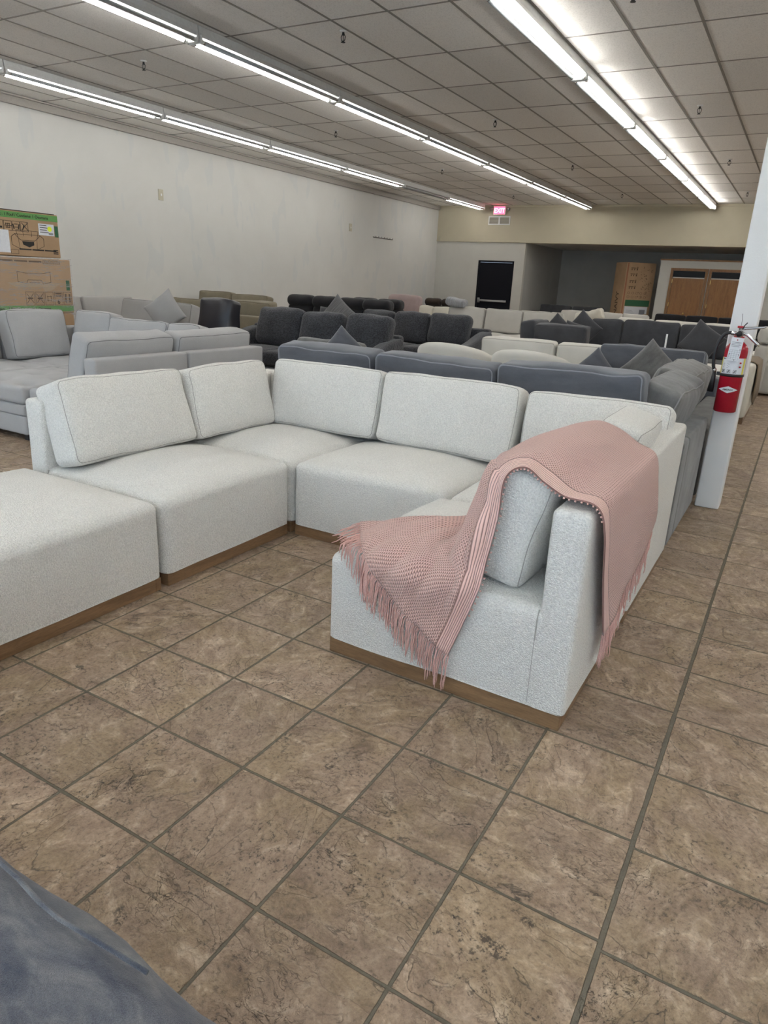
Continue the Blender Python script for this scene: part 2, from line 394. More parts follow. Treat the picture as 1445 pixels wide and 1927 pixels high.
def loop_pts(W, H, r, y, n=6, k=12):
    """rounded rectangle in the XZ plane at depth y"""
    pts = []; hw, hh = W / 2, H / 2
    for cx, cz, a0 in ((hw - r, hh - r, 0), (-hw + r, hh - r, 90), (-hw + r, -hh + r, 180), (hw - r, -hh + r, 270)):
        for q in range(n + 1):
            a = rad(a0 + 90 * q / n); pts.append(Vector((cx + r * math.cos(a), y, cz + r * math.sin(a))))
        nx = {0: ((-hw + r), hh), 90: (-hw, -hh + r), 180: (hw - r, -hh), 270: (hw, hh - r)}[a0]
        e = Vector((nx[0], y, nx[1])); s0 = pts[-1]
        for q in range(1, k): pts.append(s0.lerp(e, q / k))
    return pts

def cushion(parent, name, x, y, z, W, H, D, face=0, lean=12, mat=None, pipe=0.003, seed=None, n=9, bul=0.035, r=None, tilt=0, nz=0.012, lab=None):
    """upright loose cushion; (x,y,z) = centre of its bottom; face: degrees, 0 = front looks toward -Y"""
    seed = random.random() * 50 if seed is None else seed
    r = r or D * 0.19
    args = dict(bulge=(0.006, bul, 0.012, 0.004), nz=nz, nf=5.0, seed=seed)
    me = soft(W, D, H, r, n=n, rs=3, **args)
    for v in me.vertices: v.co.z += H / 2
    R = Euler((rad(-lean), rad(tilt), rad(face)), 'XYZ')
    o = obj(name, me, mat, parent, (x, y, z), R)
    if lab: o['label'] = lab
    if pipe:
        mb = MB()
        for sg in (-1, 1):
            pts = loop_pts(W, H, r, sg * (D / 2 - r * 0.30)); out = []
            for p in pts:
                # push outward to the rounded edge then apply the same bulge and wrinkle noise
                cx = max(-(W / 2 - r), min(W / 2 - r, p.x)); cz = max(-(H / 2 - r), min(H / 2 - r, p.z))
                dd = Vector((p.x - cx, 0, p.z - cz)); s = dd.length
                dd = dd.normalized() if s > 1e-9 else Vector((0, 0, 0))
                yy = sg * (D / 2 - r + r * 0.7071); q = Vector((cx, 0, cz)) + dd * (r * 0.7071); q.y = yy
                fx, fy, fz = q.x / (W / 2), q.y / (D / 2), q.z / (H / 2)
                wx, wy, wz = max(0, 1 - fx * fx), max(0, 1 - fy * fy), max(0, 1 - fz * fz)
                b = args['bulge']
                q = q + Vector((math.copysign(b[0] * wy * wz, fx) * abs(fx), math.copysign(b[1] * wx * wz, fy) * abs(fy), (b[2] if fz > 0 else -b[3]) * wx * wy * abs(fz)))
                q = q + noise.noise_vector(Vector((q.x * 5 + seed, q.y * 5 + seed * 1.7, q.z * 5 - seed))) * nz
                q.z += H / 2; out.append(q)
            mb.tube(out, pipe, 6, closed=True)
        obj('piping', mb.mesh(smooth=True), SEAMS.get(mat.name, mat), o)
    return o

def pillow_mesh(W, H, D, n=18, seed=0.0, wr=0.006):
    V = []; Fc = []; idx = {}
    for sd in (0, 1):
        for i in range(n + 1):
            for j in range(n + 1):
                border = i in (0, n) or j in (0, n)
                if sd and border: idx[(1, i, j)] = idx[(0, i, j)]; continue
                u, v = -1 + 2 * i / n, -1 + 2 * j / n
                u = math.copysign(1 - (1 - abs(u)) ** 1.35, u) if abs(u) < 1 else u
                v = math.copysign(1 - (1 - abs(v)) ** 1.35, v) if abs(v) < 1 else v
                t = (max(0, (1 - u ** 2)) * max(0, (1 - v ** 2))) ** 0.42 * D / 2
                x = u * W / 2 * (1 - 0.07 * (1 - v * v)); z = v * H / 2 * (1 - 0.07 * (1 - u * u))
                p = Vector((x, -t if sd == 0 else t, z))
                p += noise.noise_vector(Vector((x * 7 + seed, z * 7, sd * 5 + seed))) * wr * (0.3 + t * 12)
                idx[(sd, i, j)] = len(V); V.append(p)
        for i in range(n):
            for j in range(n):
                q = [idx[(sd, i, j)], idx[(sd, i + 1, j)], idx[(sd, i + 1, j + 1)], idx[(sd, i, j + 1)]]
                Fc.append(tuple(q) if sd == 0 else tuple(reversed(q)))
    return mk('pillow', V, Fc, True)
def pillow(label, x, y, z, size, D, rot, mat, group=None, pipe=True, sz2=None, seed=None):
    """throw pillow, its own thing; (x,y,z) = centre"""
    seed = random.random() * 40 if seed is None else seed
    o = obj('throw_pillow', pillow_mesh(size, sz2 or size, D, seed=seed), mat, None, (x, y, z), tuple(rad(a) for a in rot))
    tag(o, label, 'pillow', group)
    return o

def text_me(s, size, ext=0.0006, bold=False):
    cu = bpy.data.curves.new('t', 'FONT'); cu.body = s; cu.size = size; cu.extrude = ext; cu.align_x = 'LEFT'
    if bold: cu.offset = size * 0.018
    o = bpy.data.objects.new('t', cu); COL.objects.link(o)
    dg = bpy.context.evaluated_depsgraph_get(); dg.update()
    me = bpy.data.meshes.new_from_object(o.evaluated_get(dg)); COL.objects.unlink(o); bpy.data.objects.remove(o)
    me.materials.clear()
    return me

# ------------------------------------------------------------------ room
CZ = 3.595; XL = -10.35; XR = 6.0; YB = 20.75; YF = -3.0; YA = 24.4; SOF = 2.58; AX = -7.46
struct('floor', boxme(XL - .2, XR + .2, YF - .2, YA + .3, -0.1, 0), FLOORM)
struct('ceiling', boxme(XL - .2, XR + .2, YF - .2, YB + .1, CZ, CZ + 0.1), CEILM)
g = MB()
ox, oy = -4.3151, 7.371
i = math.ceil((XL - ox) / .6096)
while ox + i * .6096 < XR:
    x = ox + i * .6096; g.box(x - .012, x + .012, YF, YB, CZ - .004, CZ); i += 1
j = math.ceil((YF - oy) / 1.2192)
while oy + j * 1.2192 < YB:
    y = oy + j * 1.2192; g.box(XL, XR, y - .010, y + .010, CZ - .0035, CZ); j += 1
struct('trim_1', g.mesh(), GRID)
struct('wall_left', boxme(XL - .2, XL, YF - .2, YB + .1, 0, CZ), WALL_L)
struct('wall_right', boxme(XR, XR + .2, YF - .2, YA + .3, 0, CZ), WALL_W)
# back wall: section with the exit door, fascia over the alcove, alcove
dx0, dx1, dz = -8.90, -7.76, 2.07
wb = MB().box(XL, dx0, YB, YB + .15, 0, SOF).box(dx1, AX, YB, YB + .15, 0, SOF).box(dx0, dx1, YB, YB + .15, dz, SOF)
struct('wall_back', wb.mesh(), WALL_W)
struct('wall_fascia', boxme(XL, XR, YB - .03, YB + .15, SOF, CZ), WALL_C)
struct('trim_2', MB().bbox(XL, XR, YB - .045, YB - .03, SOF, SOF + .05, .004).mesh(), WALL_C)
struct('wall_alcove_left', boxme(AX - .15, AX, YB + .15, YA, 0, SOF + .1), WALL_G)
struct('wall_alcove_back', boxme(AX - .15, XR, YA, YA + .15, 0, SOF + .1), WALL_G)
struct('ceiling_alcove', boxme(AX - .15, XR, YB + .15, YA + .15, SOF + .02, SOF + .1), CEILM)
struct('trim_3', MB().bbox(XL, XL + .05, YF, YB - .05, CZ - .13, CZ - .005, .008).bbox(XL, XL + .09, YF, YB - .05, CZ - .03, CZ - .005, .006).mesh(), TRIMD)
struct('trim_4', MB().bbox(XL + .09, XR, YB - .06, YB - .03, CZ - .06, CZ - .005, .006).mesh(), WALL_C)
# storefront wall behind the camera with window openings
wf = MB()
wins = [(-8.9, -4.9), (-3.5, 0.5), (1.0, 5.0)]
px = XL
for a, b in wins: wf.box(px, a, YF - .15, YF, 0, CZ); px = b
wf.box(px, XR, YF - .15, YF, 0, CZ)
for a, b in wins: wf.box(a, b, YF - .15, YF, 0, .5).box(a, b, YF - .15, YF, 2.6, CZ)
struct('wall_front', wf.mesh(), WALL_W)
for k, (a, b) in enumerate(wins):
    fm = MB().box(a, b, YF - .1, YF - .04, .5, .56).box(a, b, YF - .1, YF - .04, 2.54, 2.6)
    for xx in (a, (a + b) / 2 - .03, b - .06): fm.box(xx, xx + .06, YF - .1, YF - .04, .56, 2.54)
    struct('window_%d' % (k + 1), fm.mesh(), BLKMETAL)

# exit door
d = struct('door_1', MB().box(dx0, dx0 + .05, YB - .01, YB + .05, 0, dz).box(dx1 - .05, dx1, YB - .01, YB + .05, 0, dz).box(dx0 + .05, dx1 - .05, YB - .01, YB + .05, dz - .05, dz).mesh(), BLKPAINT)
obj('door_leaf', MB().bbox(dx0 + .055, dx1 - .055, YB + .005, YB + .045, .01, dz - .055, .003).mesh(), BLKPAINT, d)
pb = MB().bbox(dx0 + .10, dx1 - .12, YB - .07, YB - .035, .885, .945, .006).bbox(dx0 + .09, dx0 + .17, YB - .075, YB + .004, .84, .99, .008).bbox(dx1 - .18, dx1 - .12, YB - .06, YB + .004, .89, .94, .004)
obj('push_bar', pb.mesh(), CHROME, d)

# freestanding square column
cm = MB().bbox(-.396, -.246, 4.95, 5.115, 0, CZ - .001, .012)
struct('column', cm.mesh(smooth=True), COLPAINT)

# ------------------------------------------------------------------ ceiling fixtures
def fixture_parts(lit_side, lit, cx, cy):
    t = thing('fluorescent_fixture', None, None, (cx, cy, CZ))
    L = 1.219
    hb = MB(); z0 = -.10
    prof = [(-.060, 0), (-.066, -.060), (-.080, -.098), (.080, -.098), (.066, -.060), (.060, 0)]
    v = [(p[0], yy, p[1]) for yy in (-L + .003, L - .003) for p in prof]; n = 6
    f = [(k, k + 1, n + k + 1, n + k) for k in range(n - 1)] + [(n - 1, 0, n, 2 * n - 1)] + [tuple(range(n)), tuple(range(2 * n - 1, n - 1, -1))]
    f = [tuple(reversed(q)) for q in f]
    hb.add(v, f)
    obj('housing', hb.mesh(), WHTMETAL, t, (cx, cy, CZ - .004))
    for sg in (-1, 1):
        y = sg * (L - .022)
        e = MB().bbox(-.085, .085, y - .014, y + .014, -.155, -.08, .012)
        for xx in (-.06, .06): e.tube([(xx, y - sg * .014, -.135), (xx, y - sg * .035, -.135)], .020, 10)
        obj('lamp_holder', e.mesh(), WHTMETAL, t, (cx, cy, CZ))
    for sg in (-1, 1):
        on = lit and sg == lit_side
        tb = MB().tube([(sg * .06, -L + .075, -.135), (sg * .06, L - .075, -.135)], .019, 12)
        o = obj('tube', tb.mesh(smooth=True), TUBE_ON if on else TUBE_OFF, t, (cx, cy, CZ))
        o['label'] = 'lit fluorescent tube' if on else 'unlit fluorescent tube'
        for s2 in (-1, 1):
            cp = MB().tube([(sg * .06, s2 * (L - .076), -.135), (sg * .06, s2 * (L - .058), -.135)], .0195, 10)
            obj('end_cap', cp.mesh(smooth=True), CHROME, o)
    return t
ROWN = {.54: 'row above the right aisle', 3.64: 'far right row', -2.56: 'right-hand row', -5.665: 'middle row', -8.78: 'row beside the left wall'}
ORD = ['nearest in view', 'second in view', 'third in view', 'fourth in view', 'fifth in view', 'sixth in view', 'seventh in view', 'eighth in view']
for rxx, side in ((-2.56, 1), (-5.665, -1), (-8.78, -1), (.54, 1), (3.64, 1)):
    start = {-2.56: 6.98, -5.665: 4.55, -8.78: 4.55}.get(rxx, 99)
    cnt = 0
    for k in range(-3, 7):
        cy = 4.55 + k * 2.446
        vis = cy >= start - 0.1
        lit = not (rxx == -8.78 and k == 5)
        t = fixture_parts(side, lit, rxx, cy)
        if vis:
            lb = 'twin tube ceiling light, %s in the %s%s' % (ORD[cnt].replace(' in view', ''), ROWN[rxx], '' if lit else ', unlit'); cnt += 1
            tag(t, lb, 'ceiling light', 'fluorescent ceiling lights in three rows')
        else:
            tag(t, 'twin tube ceiling light outside the frame in the %s' % ROWN[rxx], 'ceiling light', 'fluorescent lights above and behind the viewpoint')

# sprinkler heads
sk = {-1.65: 'right column of sprinklers', -4.36: 'middle column of sprinklers', -7.1: 'left column of sprinklers'}
for sx in (-1.65, -4.36, -7.1):
    for q, sy in enumerate((6.43, 10.33, 14.24, 18.45)):
        t = thing('sprinkler_head', 'small pendant fire sprinkler on the ceiling, %s, %s from the camera' % (sk[sx], ('first', 'second', 'third', 'farthest')[q]), 'sprinkler', (sx, sy, CZ), 'ceiling fire sprinklers')
        obj('escutcheon', MB().lathe([(.038, 0), (.036, -.006), (.02, -.012), (.012, -.012)], 16).mesh(smooth=True), WHTMETAL, t, (sx, sy, CZ - .005))
        b = MB().lathe([(.011, -.01), (.013, -.035), (.009, -.04)], 10)
        for sg in (-1, 1): b.tube([(sg * .012, 0, -.03), (sg * .024, 0, -.05), (sg * .020, 0, -.075), (0, 0, -.095)], .004, 6)
        b.tube([(0, 0, -.04), (0, 0, -.09)], .003, 6)
        obj('frame_arms', b.mesh(smooth=True), BLKMETAL, t, (sx, sy, CZ - .003))
        obj('deflector', MB().lathe([(.004, -.092), (.022, -.095), (.022, -.098), (.003, -.099)], 12).mesh(), BLKMETAL, t, (sx, sy, CZ - .003))

# exit sign, vent, wall plates, rail
t = thing('exit_sign', 'red backlit EXIT sign with white housing at the top of the back wall', 'exit sign', (-8.34, YB - .08, 3.45))
obj('housing', MB().bbox(-8.53, -8.15, YB - .10, YB - .035, 3.33, 3.57, .006).mesh(), WHTMETAL, t)
obj('face_panel', MB().bbox(-8.51, -8.17, YB - .106, YB - .101, 3.35, 3.55, .002).mesh(), REDSIGN, t)
o = obj('lettering', text_me('EXIT', .165, .001, True), PINKLET, t, (-8.505, YB - .108, 3.39), (rad(90), 0, 0))
for sg in (-1, 1):
    b = MB().tube([(-8.34 + sg * .19, YB - .07, 3.50), (-8.34 + sg * .30, YB - .10, 3.47)], .02, 8); b.lathe([(.04, -.03), (.055, .03)], 12)
    lamp = MB().tube([(-8.34 + sg * .19, YB - .07, 3.50), (-8.34 + sg * .25, YB - .09, 3.50), (-8.34 + sg * .29, YB - .11, 3.48)], [.012, .03, .05], 10)
    obj('emergency_lamp', lamp.mesh(smooth=True), TUBE_OFF, t)
t = thing('wall_vent', 'louvered metal air vent on the back wall below the exit sign', 'vent', (-8.34, YB - .05, 3.2))
obj('frame', MB().bbox(-8.68, -8.0, YB - .05, YB - .032, 3.06, 3.09, .003).bbox(-8.68, -8.0, YB - .05, YB - .032, 3.27, 3.30, .003).bbox(-8.68, -8.65, YB - .05, YB - .032, 3.09, 3.27, .003).bbox(-8.03, -8.0, YB - .05, YB - .032, 3.09, 3.27, .003).bbox(-8.36, -8.32, YB - .055, YB - .032, 3.09, 3.27, .003).mesh(), WHTMETAL, t)
b = MB()
for k in range(7): b.box(-8.65, -8.03, YB - .045, YB - .034, 3.095 + k * .025, 3.108 + k * .025)
obj('louvers', b.mesh(), plain('grey_vent_metal', (0.28, 0.27, 0.25), 0.5), t)
for yy, zz, lb in ((9.60, 2.60, 'ivory wall plate on the left wall, the near one above the grey sofa'), (15.8, 2.57, 'ivory wall plate on the left wall, the far one near the metal rail')):
    t = thing('wall_plate', lb, 'wall plate', (XL, yy, zz), 'wall plates')
    obj('cover', MB().bbox(XL + .001, XL + .016, yy - .055, yy + .055, zz - .09, zz + .09, .004).mesh(), PLATEM, t)
    obj('toggle', MB().bbox(XL + .015, XL + .026, yy - .012, yy + .012, zz - .02, zz + .02, .003).mesh(), WHTMETAL, t)
t = thing('wall_rail', 'thin grey metal rail with hooks fixed high on the left wall', 'wall rail', (XL, 17.4, 2.43))
obj('strip', MB().bbox(XL + .001, XL + .012, 16.9, 17.95, 2.415, 2.44, .002).mesh(), CHROME, t)
b = MB()
for k in range(7): b.tube([(XL + .008, 16.98 + k * .15, 2.43), (XL + .05, 16.98 + k * .15, 2.42), (XL + .05, 16.98 + k * .15, 2.46)], .008, 6)
obj('hooks', b.mesh(), BLKMETAL, t)
t = thing('smoke_detector_plate', 'small ivory plate at the corner of the back wall below the fascia', 'wall plate', (-10.2, YB, 2.6))
obj('cover', MB().bbox(-10.29, -10.23, YB - .06, YB - .046, 2.60, 2.72, .004).mesh(), PLATEM, t)

# ------------------------------------------------------------------ partition with oak double doors in the alcove
PX0, PX1, PY = -3.76, 1.2, 21.5
struct('wall_partition', boxme(PX0, PX1, PY, PY + .12, 0, 2.25), WALL_W)
struct('trim_5', MB().bbox(PX0 - .02, PX1 + .02, PY - .02, PY + .14, 2.25, 2.29, .005).mesh(), OAKT)
def wood_door(n, x0, x1):
    fr = MB().bbox(x0, x0 + .07, PY - .03, PY, 0, 2.06, .004).bbox(x1 - .07, x1, PY - .03, PY, 0, 2.06, .004).bbox(x0 + .07, x1 - .07, PY - .03, PY, 1.99, 2.06, .004)
    d = struct('door_%d' % n, fr.mesh(), OAKT)
    obj('door_leaf', MB().bbox(x0 + .075, x1 - .075, PY - .02, PY - .001, .01, 1.80, .004).mesh(), OAK, d)
    obj('transom_glass', MB().bbox(x0 + .075, x1 - .075, PY - .012, PY - .001, 1.83, 1.985, .002).mesh(), GLASSD, d)
    h = MB()
    for zz in (.3, 1.1, 1.72): h.bbox(x0 + .066, x0 + .084, PY - .035, PY - .021, zz - .05, zz + .05, .002)
    obj('hinges', h.mesh(), BRASS, d)
    return d
d = wood_door(2, -3.46, -2.50); obj('door_knob', MB().tube([(-2.95, PY - .02, .87), (-2.95, PY - .05, .87), (-2.95, PY - .07, .87), (-2.95, PY - .09, .87)], [.015, .015, .032, .02], 12).mesh(smooth=True), BRASS, d)
wood_door(3, -2.48, -1.52)

# ------------------------------------------------------------------ tall carton in the alcove
th = rad(40)
t = thing('tall_carton', 'tall upright cardboard carton standing in the dark alcove', 'carton', (-4.48, 21.83, 0)); t.rotation_euler.z = th
W2, D2, H2 = .90, .64, 2.17
obj('carton_body', MB().bbox(-W2 / 2, W2 / 2, -D2 / 2, D2 / 2, 0, H2, .012).mesh(), CARD, t)
def lp(name, me, mat, loc, rot):
    o = obj(name, me, mat, t, loc, rot)
    if name != 'side_lettering': o.scale.x = 1.27
    return o
fy = -D2 / 2 - .001
lp('green_band', boxme(-.27, .32, fy - .001, fy + .0008, .99, 1.16), DGREEN, (0, 0, 0), (0, 0, 0))
lp('paper_sheet', boxme(-.27, .29, fy - .003, fy, .52, .98), LABW, (0, 0, 0), (0, 0, 0))
b = MB()
for k in range(9): b.box(-.22, -.02 - (k % 3) * .03, fy - .004, fy - .0031, .58 + k * .036, .587 + k * .036)
b.box(.10, .24, fy - .004, fy - .0031, .66, .90)
lp('sheet_print', b.mesh(), INKG, (0, 0, 0), (0, 0, 0))
lp('tape', MB().box(-.335, -.30, fy - .002, fy, .02, H2 - .02).mesh(), plain('brown_tape', (.30, .12, .06), .4), (0, 0, 0), (0, 0, 0))
b = MB()
for q, zz in enumerate((2.02, 1.86, 1.68, 1.52)):
    b.box(-.24, -.12, fy - .0015, fy, zz - .01, zz + .01)
    for xx in (-.23, -.17, -.11): b.box(xx, xx + .02, fy - .0015, fy, zz - .06, zz - .02)
    b.box(-.10, -.08, fy - .0015, fy, zz - .06, zz + .03)
random.seed(3)
for k in range(46):
    xx = random.uniform(0, .27); zz = random.uniform(1.2, 2.05); s_ = random.uniform(.01, .035)
    b.box(xx, xx + s_, fy - .0015, fy, zz, zz + .008); b.box(xx, xx + .007, fy - .0015, fy, zz, zz + s_)
for k in range(10):
    xx = -.22 + (k % 5) * .1; zz = 1.24 + (k // 5) * .11
    b.tube([(xx + .03 * math.cos(a), fy - .0012, zz + .03 * math.sin(a)) for a in [j * PI / 4 for j in range(8)]], .003, 4, closed=True)
lp('printed_icons', b.mesh(), INKB, (0, 0, 0), (0, 0, 0))
lp('side_lettering', text_me('DENAIVY', .23, .0006, True), INKB, (-W2 / 2 - .002, -.08, .42), (rad(90), rad(-90), rad(-90)))
t2 = thing('folded_carton', 'thin flat pale panel leaning beside the tall carton in the alcove', 'panel', (-3.72, 21.3, 0))
obj('panel_sheet', MB().bbox(-3.92, -3.88, 20.95, 21.3, 0, .80, .004).mesh(), CARD2, t2)

# ------------------------------------------------------------------ boxes at left
def printed_box(label, x, y0, y1, z0, z1, inv):
    t = thing('cardboard_box', label, 'box', (x - .45, (y0 + y1) / 2, z0), 'stacked cartons at the left')
    obj('carton_body', MB().bbox(x - .9, x, y0, y1, z0, z1, .01).mesh(), CARD, t)
    f = x + .0006; R = (rad(90), 0, rad(90)); H = z1 - z0
    gz = (z0 + .02, z0 + .085) if inv else (z1 - .075, z1 - .012)
    obj('green_band', boxme(f - .001, f, y0 + .01, y1 - .004, *gz), GREENP, t)
    tx = 'Ottoman / Contient : 1 Pouf / Contiene: 1 Otomana'
    tm_ = text_me(tx, .042, .0004, True); tw_ = max(q.co.x for q in tm_.vertices)
    obj('lettering', tm_, INK, t, (f + .0004, y1 - (.12 if not inv else .30) - tw_, gz[0] + .018), R)
    ln = MB(); 
    def rect(a, b_, c, d_, w=.004):
        ln.box(f, f + .0008, a, b_, c, c + w); ln.box(f, f + .0008, a, b_, d_ - w, d_)
        ln.box(f, f + .0008, a, a + w, c, d_); ln.box(f, f + .0008, b_ - w, b_, c, d_)
    def seg(a, b_, w=.003): ln.tube([(f + .0005, *a), (f + .0005, *b_)], w, 4)
    if not inv:
        for k in range(5):
            a = y1 - .462 - k * .094; rect(a, a + .090, z1 - .205, z1 - .105)
            m = a + .045; zc = z1 - .155
            if k == 0: seg((a + .015, zc - .035), (a + .085, zc + .04)); seg((a + .015, zc + .04), (a + .085, zc - .035)); seg((m, zc + .02), (m - .02, zc - .03), .006)
            elif k == 1: seg((m - .02, zc + .02), (m + .02, zc + .02)); seg((m - .02, zc - .01), (m + .02, zc - .01)); seg((m - .035, zc + .02), (m - .025, zc - .03), .006); seg((m + .035, zc + .02), (m + .025, zc - .03), .006)
            elif k == 2:
                for q in (-.02, 0, .02): seg((m - .025, zc + q), (m + .025, zc + q)); seg((m + q, zc - .025), (m + q, zc + .025))
                seg((a + .01, zc), (m - .03, zc), .004); seg((m + .03, zc), (a + .09, zc), .004)
            else: ln.box(f, f + .0008, m - .03, m + .03, zc - .03, zc - .01)
        # sofa line drawing
        c0, cz = y1 - .39, z0 + .165
        P = [(-.19, -.05), (-.19, .03), (-.15, .06), (-.11, .02), (-.08, .0), (.08, .0), (.11, .02), (.15, .06), (.19, .03), (.19, -.05)]
        for a, b_ in zip(P, P[1:]): seg((c0 + a[0], cz + a[1]), (c0 + b_[0], cz + b_[1]), .0022)
        for a, b_ in [((-.15, .06), (.15, .06)), ((-.19, -.05), (-.1, -.09)), ((.19, -.05), (.1, -.09)), ((-.11, .02), (-.13, .1)), ((.11, .02), (.13, .1)), ((-.13, .1), (.13, .1)), ((-.05, .1), (-.05, .04)), ((.05, .1), (.05, .04)), ((-.1, -.09), (-.11, .02)), ((.1, -.09), (.11, .02))]:
            seg((c0 + a[0], cz + a[1]), (c0 + b_[0], cz + b_[1]), .0018)
        ln.add([(f + .0005, c0 - .07, cz - .01), (f + .0005, c0 + .07, cz - .01), (f + .0005, c0 + .07, cz - .045), (f + .0005, c0 + .01, cz - .07), (f + .0005, c0 - .06, cz - .045)], [(0, 1, 2, 3, 4)])
        for k in range(3): a = y1 - .50 + k * .152; ln.box(f, f + .0008, a, a + .142, z0 + .066, z0 + .080)
        rect(y1 - .60, y1 - .51, z0 + .02, z0 + .065, .003)
        for k in range(3): ln.box(f, f + .0008, y1 - .09, y1 - .03, z0 + .04 + k * .018, z0 + .05 + k * .018)
        obj('sticker', boxme(f, f + .002, y1 - .25, y1 - .06, z1 - .225, z1 - .105), LABW, t)
        sp_ = MB()
        for k in range(4): sp_.box(f + .0021, f + .0026, y1 - .235, y1 - .15 + .02 * (k % 2), z1 - .125 - k * .024, z1 - .118 - k * .024)
        for k in range(14): sp_.box(f + .0021, f + .0026, y1 - .13 + k * .004, y1 - .128 + k * .004, z1 - .215, z1 - .195)
        obj('sticker_print', sp_.mesh(), INK, t)
        obj('price_dot', MB().tube([(f + .0026, y1 - .115, z1 - .155), (f + .0034, y1 - .115, z1 - .155)], .027, 20).mesh(), STICKY, t)
        obj('paper_sheet', boxme(f, f + .002, y1 - .90, y1 - .605, z0 + .03, z1 - .20), LABW, t)
        obj('side_panel_print', boxme(f, f + .0008, y1 - .052, y1 - .008, z1 - .235, z1 - .118), DGREEN, t)
        # torn dark tape along the top
        tp = MB().bbox(x - .12, x + .003, y0 + .01, y1 - .04, z1 - .001, z1 + .006, .002)
        obj('top_tape', tp.mesh(), BLKRUB, t)
    else:
        for k in range(5):
            a = y1 - .02 - k * .118; rect(a - .105, a, z0 + .09, z0 + .235)
            m = a - .052; zc = z0 + .165
            if k == 0:
                for s_ in (-.025, .025):
                    ln.box(f, f + .0008, m + s_ - .01, m + s_ + .01, zc - .02, zc + .05); ln.add([(f + .0005, m + s_ - .018, zc - .02), (f + .0005, m + s_ + .018, zc - .02), (f + .0005, m + s_, zc - .055)], [(0, 1, 2)])
            elif k == 1: ln.box(f, f + .0008, m - .04, m + .04, zc + .045, zc + .06); ln.box(f, f + .0008, m - .04, m + .04, zc + .02, zc + .035)
            elif k == 2:
                for q in (-.02, .02): seg((m - .03, zc + q), (m + .03, zc + q)); seg((m + q, zc - .03), (m + q, zc + .03))
            else: seg((m - .04, zc - .05), (m + .04, zc + .05)); seg((m - .04, zc + .05), (m + .04, zc - .05)); seg((m - .03, zc), (m + .03, zc), .008)
        obj('number', text_me('6', .07, .0004, True), INK, t, (f + .0004, y1 - .21, z0 + .105), R)
        c0, cz = y1 - .47, z0 + .40
        for a, b_ in [((-.2, .05), (-.1, .03)), ((-.1, .03), (.1, .03)), ((.1, .03), (.2, .05)), ((-.2, .05), (-.2, -.06)), ((.2, .05), (.2, -.06)), ((-.2, -.06), (-.1, -.08)), ((.2, -.06), (.1, -.08)), ((-.1, -.08), (-.08, -.04)), ((.1, -.08), (.08, -.04)), ((-.08, -.04), (.08, -.04))]:
            seg((c0 + a[0], cz + a[1]), (c0 + b_[0], cz + b_[1]), .0025)
        ln.box(f, f + .0008, c0 - .06, c0 + .06, cz - .10, cz - .065)
        for k in range(3): a = y1 - .52 - k * .17; ln.box(f, f + .0008, a, a + .155, z1 - .045, z1 - .028)
        for k in range(9): rect(y1 - .35 + k * .025, y1 - .333 + k * .025, z1 - .055, z1 - .02 + .004 * (k % 2), .004)
        obj('side_panel_print', boxme(f, f + .0008, y1 - .078, y1 - .032, z0 + .255, z0 + .365), DGREEN, t)
        obj('torn_paper_patch', mk('p', [(f + .0012, y1 - .80, z0 + .33), (f + .0012, y1 - .15, z0 + .33), (f + .0012, y1 - .27, z0 + .25), (f + .0012, y1 - .36, z0 + .24), (f + .0012, y1 - .38, z0 + .29), (f + .0012, y1 - .70, z0 + .28)], [(0, 5, 4, 3, 2, 1)], False), CARD2, t)
    obj('printed_icons', ln.mesh(), INK if not inv else INKB, t)
    return t
printed_box('topmost carton of the left stack, green printed band along its top edge', -7.5, 4.02, 5.42, 1.405, 1.862, False)
bx = printed_box('brown carton wrapped in stretch film below the topmost carton at the left', -7.5, 4.0, 5.53, .80, 1.392, True)
# stretch film: thin translucent wrinkled wrap around the middle carton
def film_mat():
    t = NT('stretch_film'); co = t.co()
    n = t.noise(t.mapping(co, (1, .7, 7), rot=(.38, 0, 0)), 4, 5, .65, .5); s_ = t.ramp(n, [(.53, 0.0), (.56, 1.0), (.59, 0.0), (.66, .0), (.69, .7)])
    t.fin((0.80, 0.80, 0.80), 0.18, t.bump(n, .02)); t.put(t.b.inputs['Alpha'], t.math('ADD', .07, t.math('MULTIPLY', s_, .38)))
    return t.m
v = []; f = []
NN, MM = 30, 12
for a in range(NN + 1):
    for b_ in range(MM + 1):
        yy = 4.0 + 1.535 * a / NN; zz = .78 + .62 * b_ / MM
        v.append((-7.494 + .005 + .006 * noise.noise(Vector((yy * 6, zz * 11, 3))) + .004, yy, zz))
for a in range(NN):
    for b_ in range(MM): q = a * (MM + 1) + b_; f.append((q, q + MM + 1, q + MM + 2, q + 1))
fo = obj('stretch_film', mk('film', v, f, True), film_mat(), bx)
t = thing('cardboard_box', 'lowest brown carton of the left stack, mostly hidden behind the grey tufted sectional', 'box', (-7.95, 4.76, .12), 'stacked cartons at the left')
obj('carton_body', MB().bbox(-8.4, -7.5, 4.0, 5.52, .12, .797, .01).mesh(), CARD, t)
t = thing('wooden_pallet', 'wooden pallet under the stack of cartons at the left', 'pallet', (-7.95, 4.76, 0))
b = MB()
for k in range(3): b.bbox(-8.4 + k * .4, -8.3 + k * .4, 4.0, 5.52, 0, .095, .003)
obj('stringers', b.mesh(), OAKT, t)
b = MB()
for k in range(8): b.bbox(-8.42, -7.49, 4.0 + k * .2, 4.1 + k * .2, .096, .118, .002)
obj('deck_boards', b.mesh(), OAKT, t)

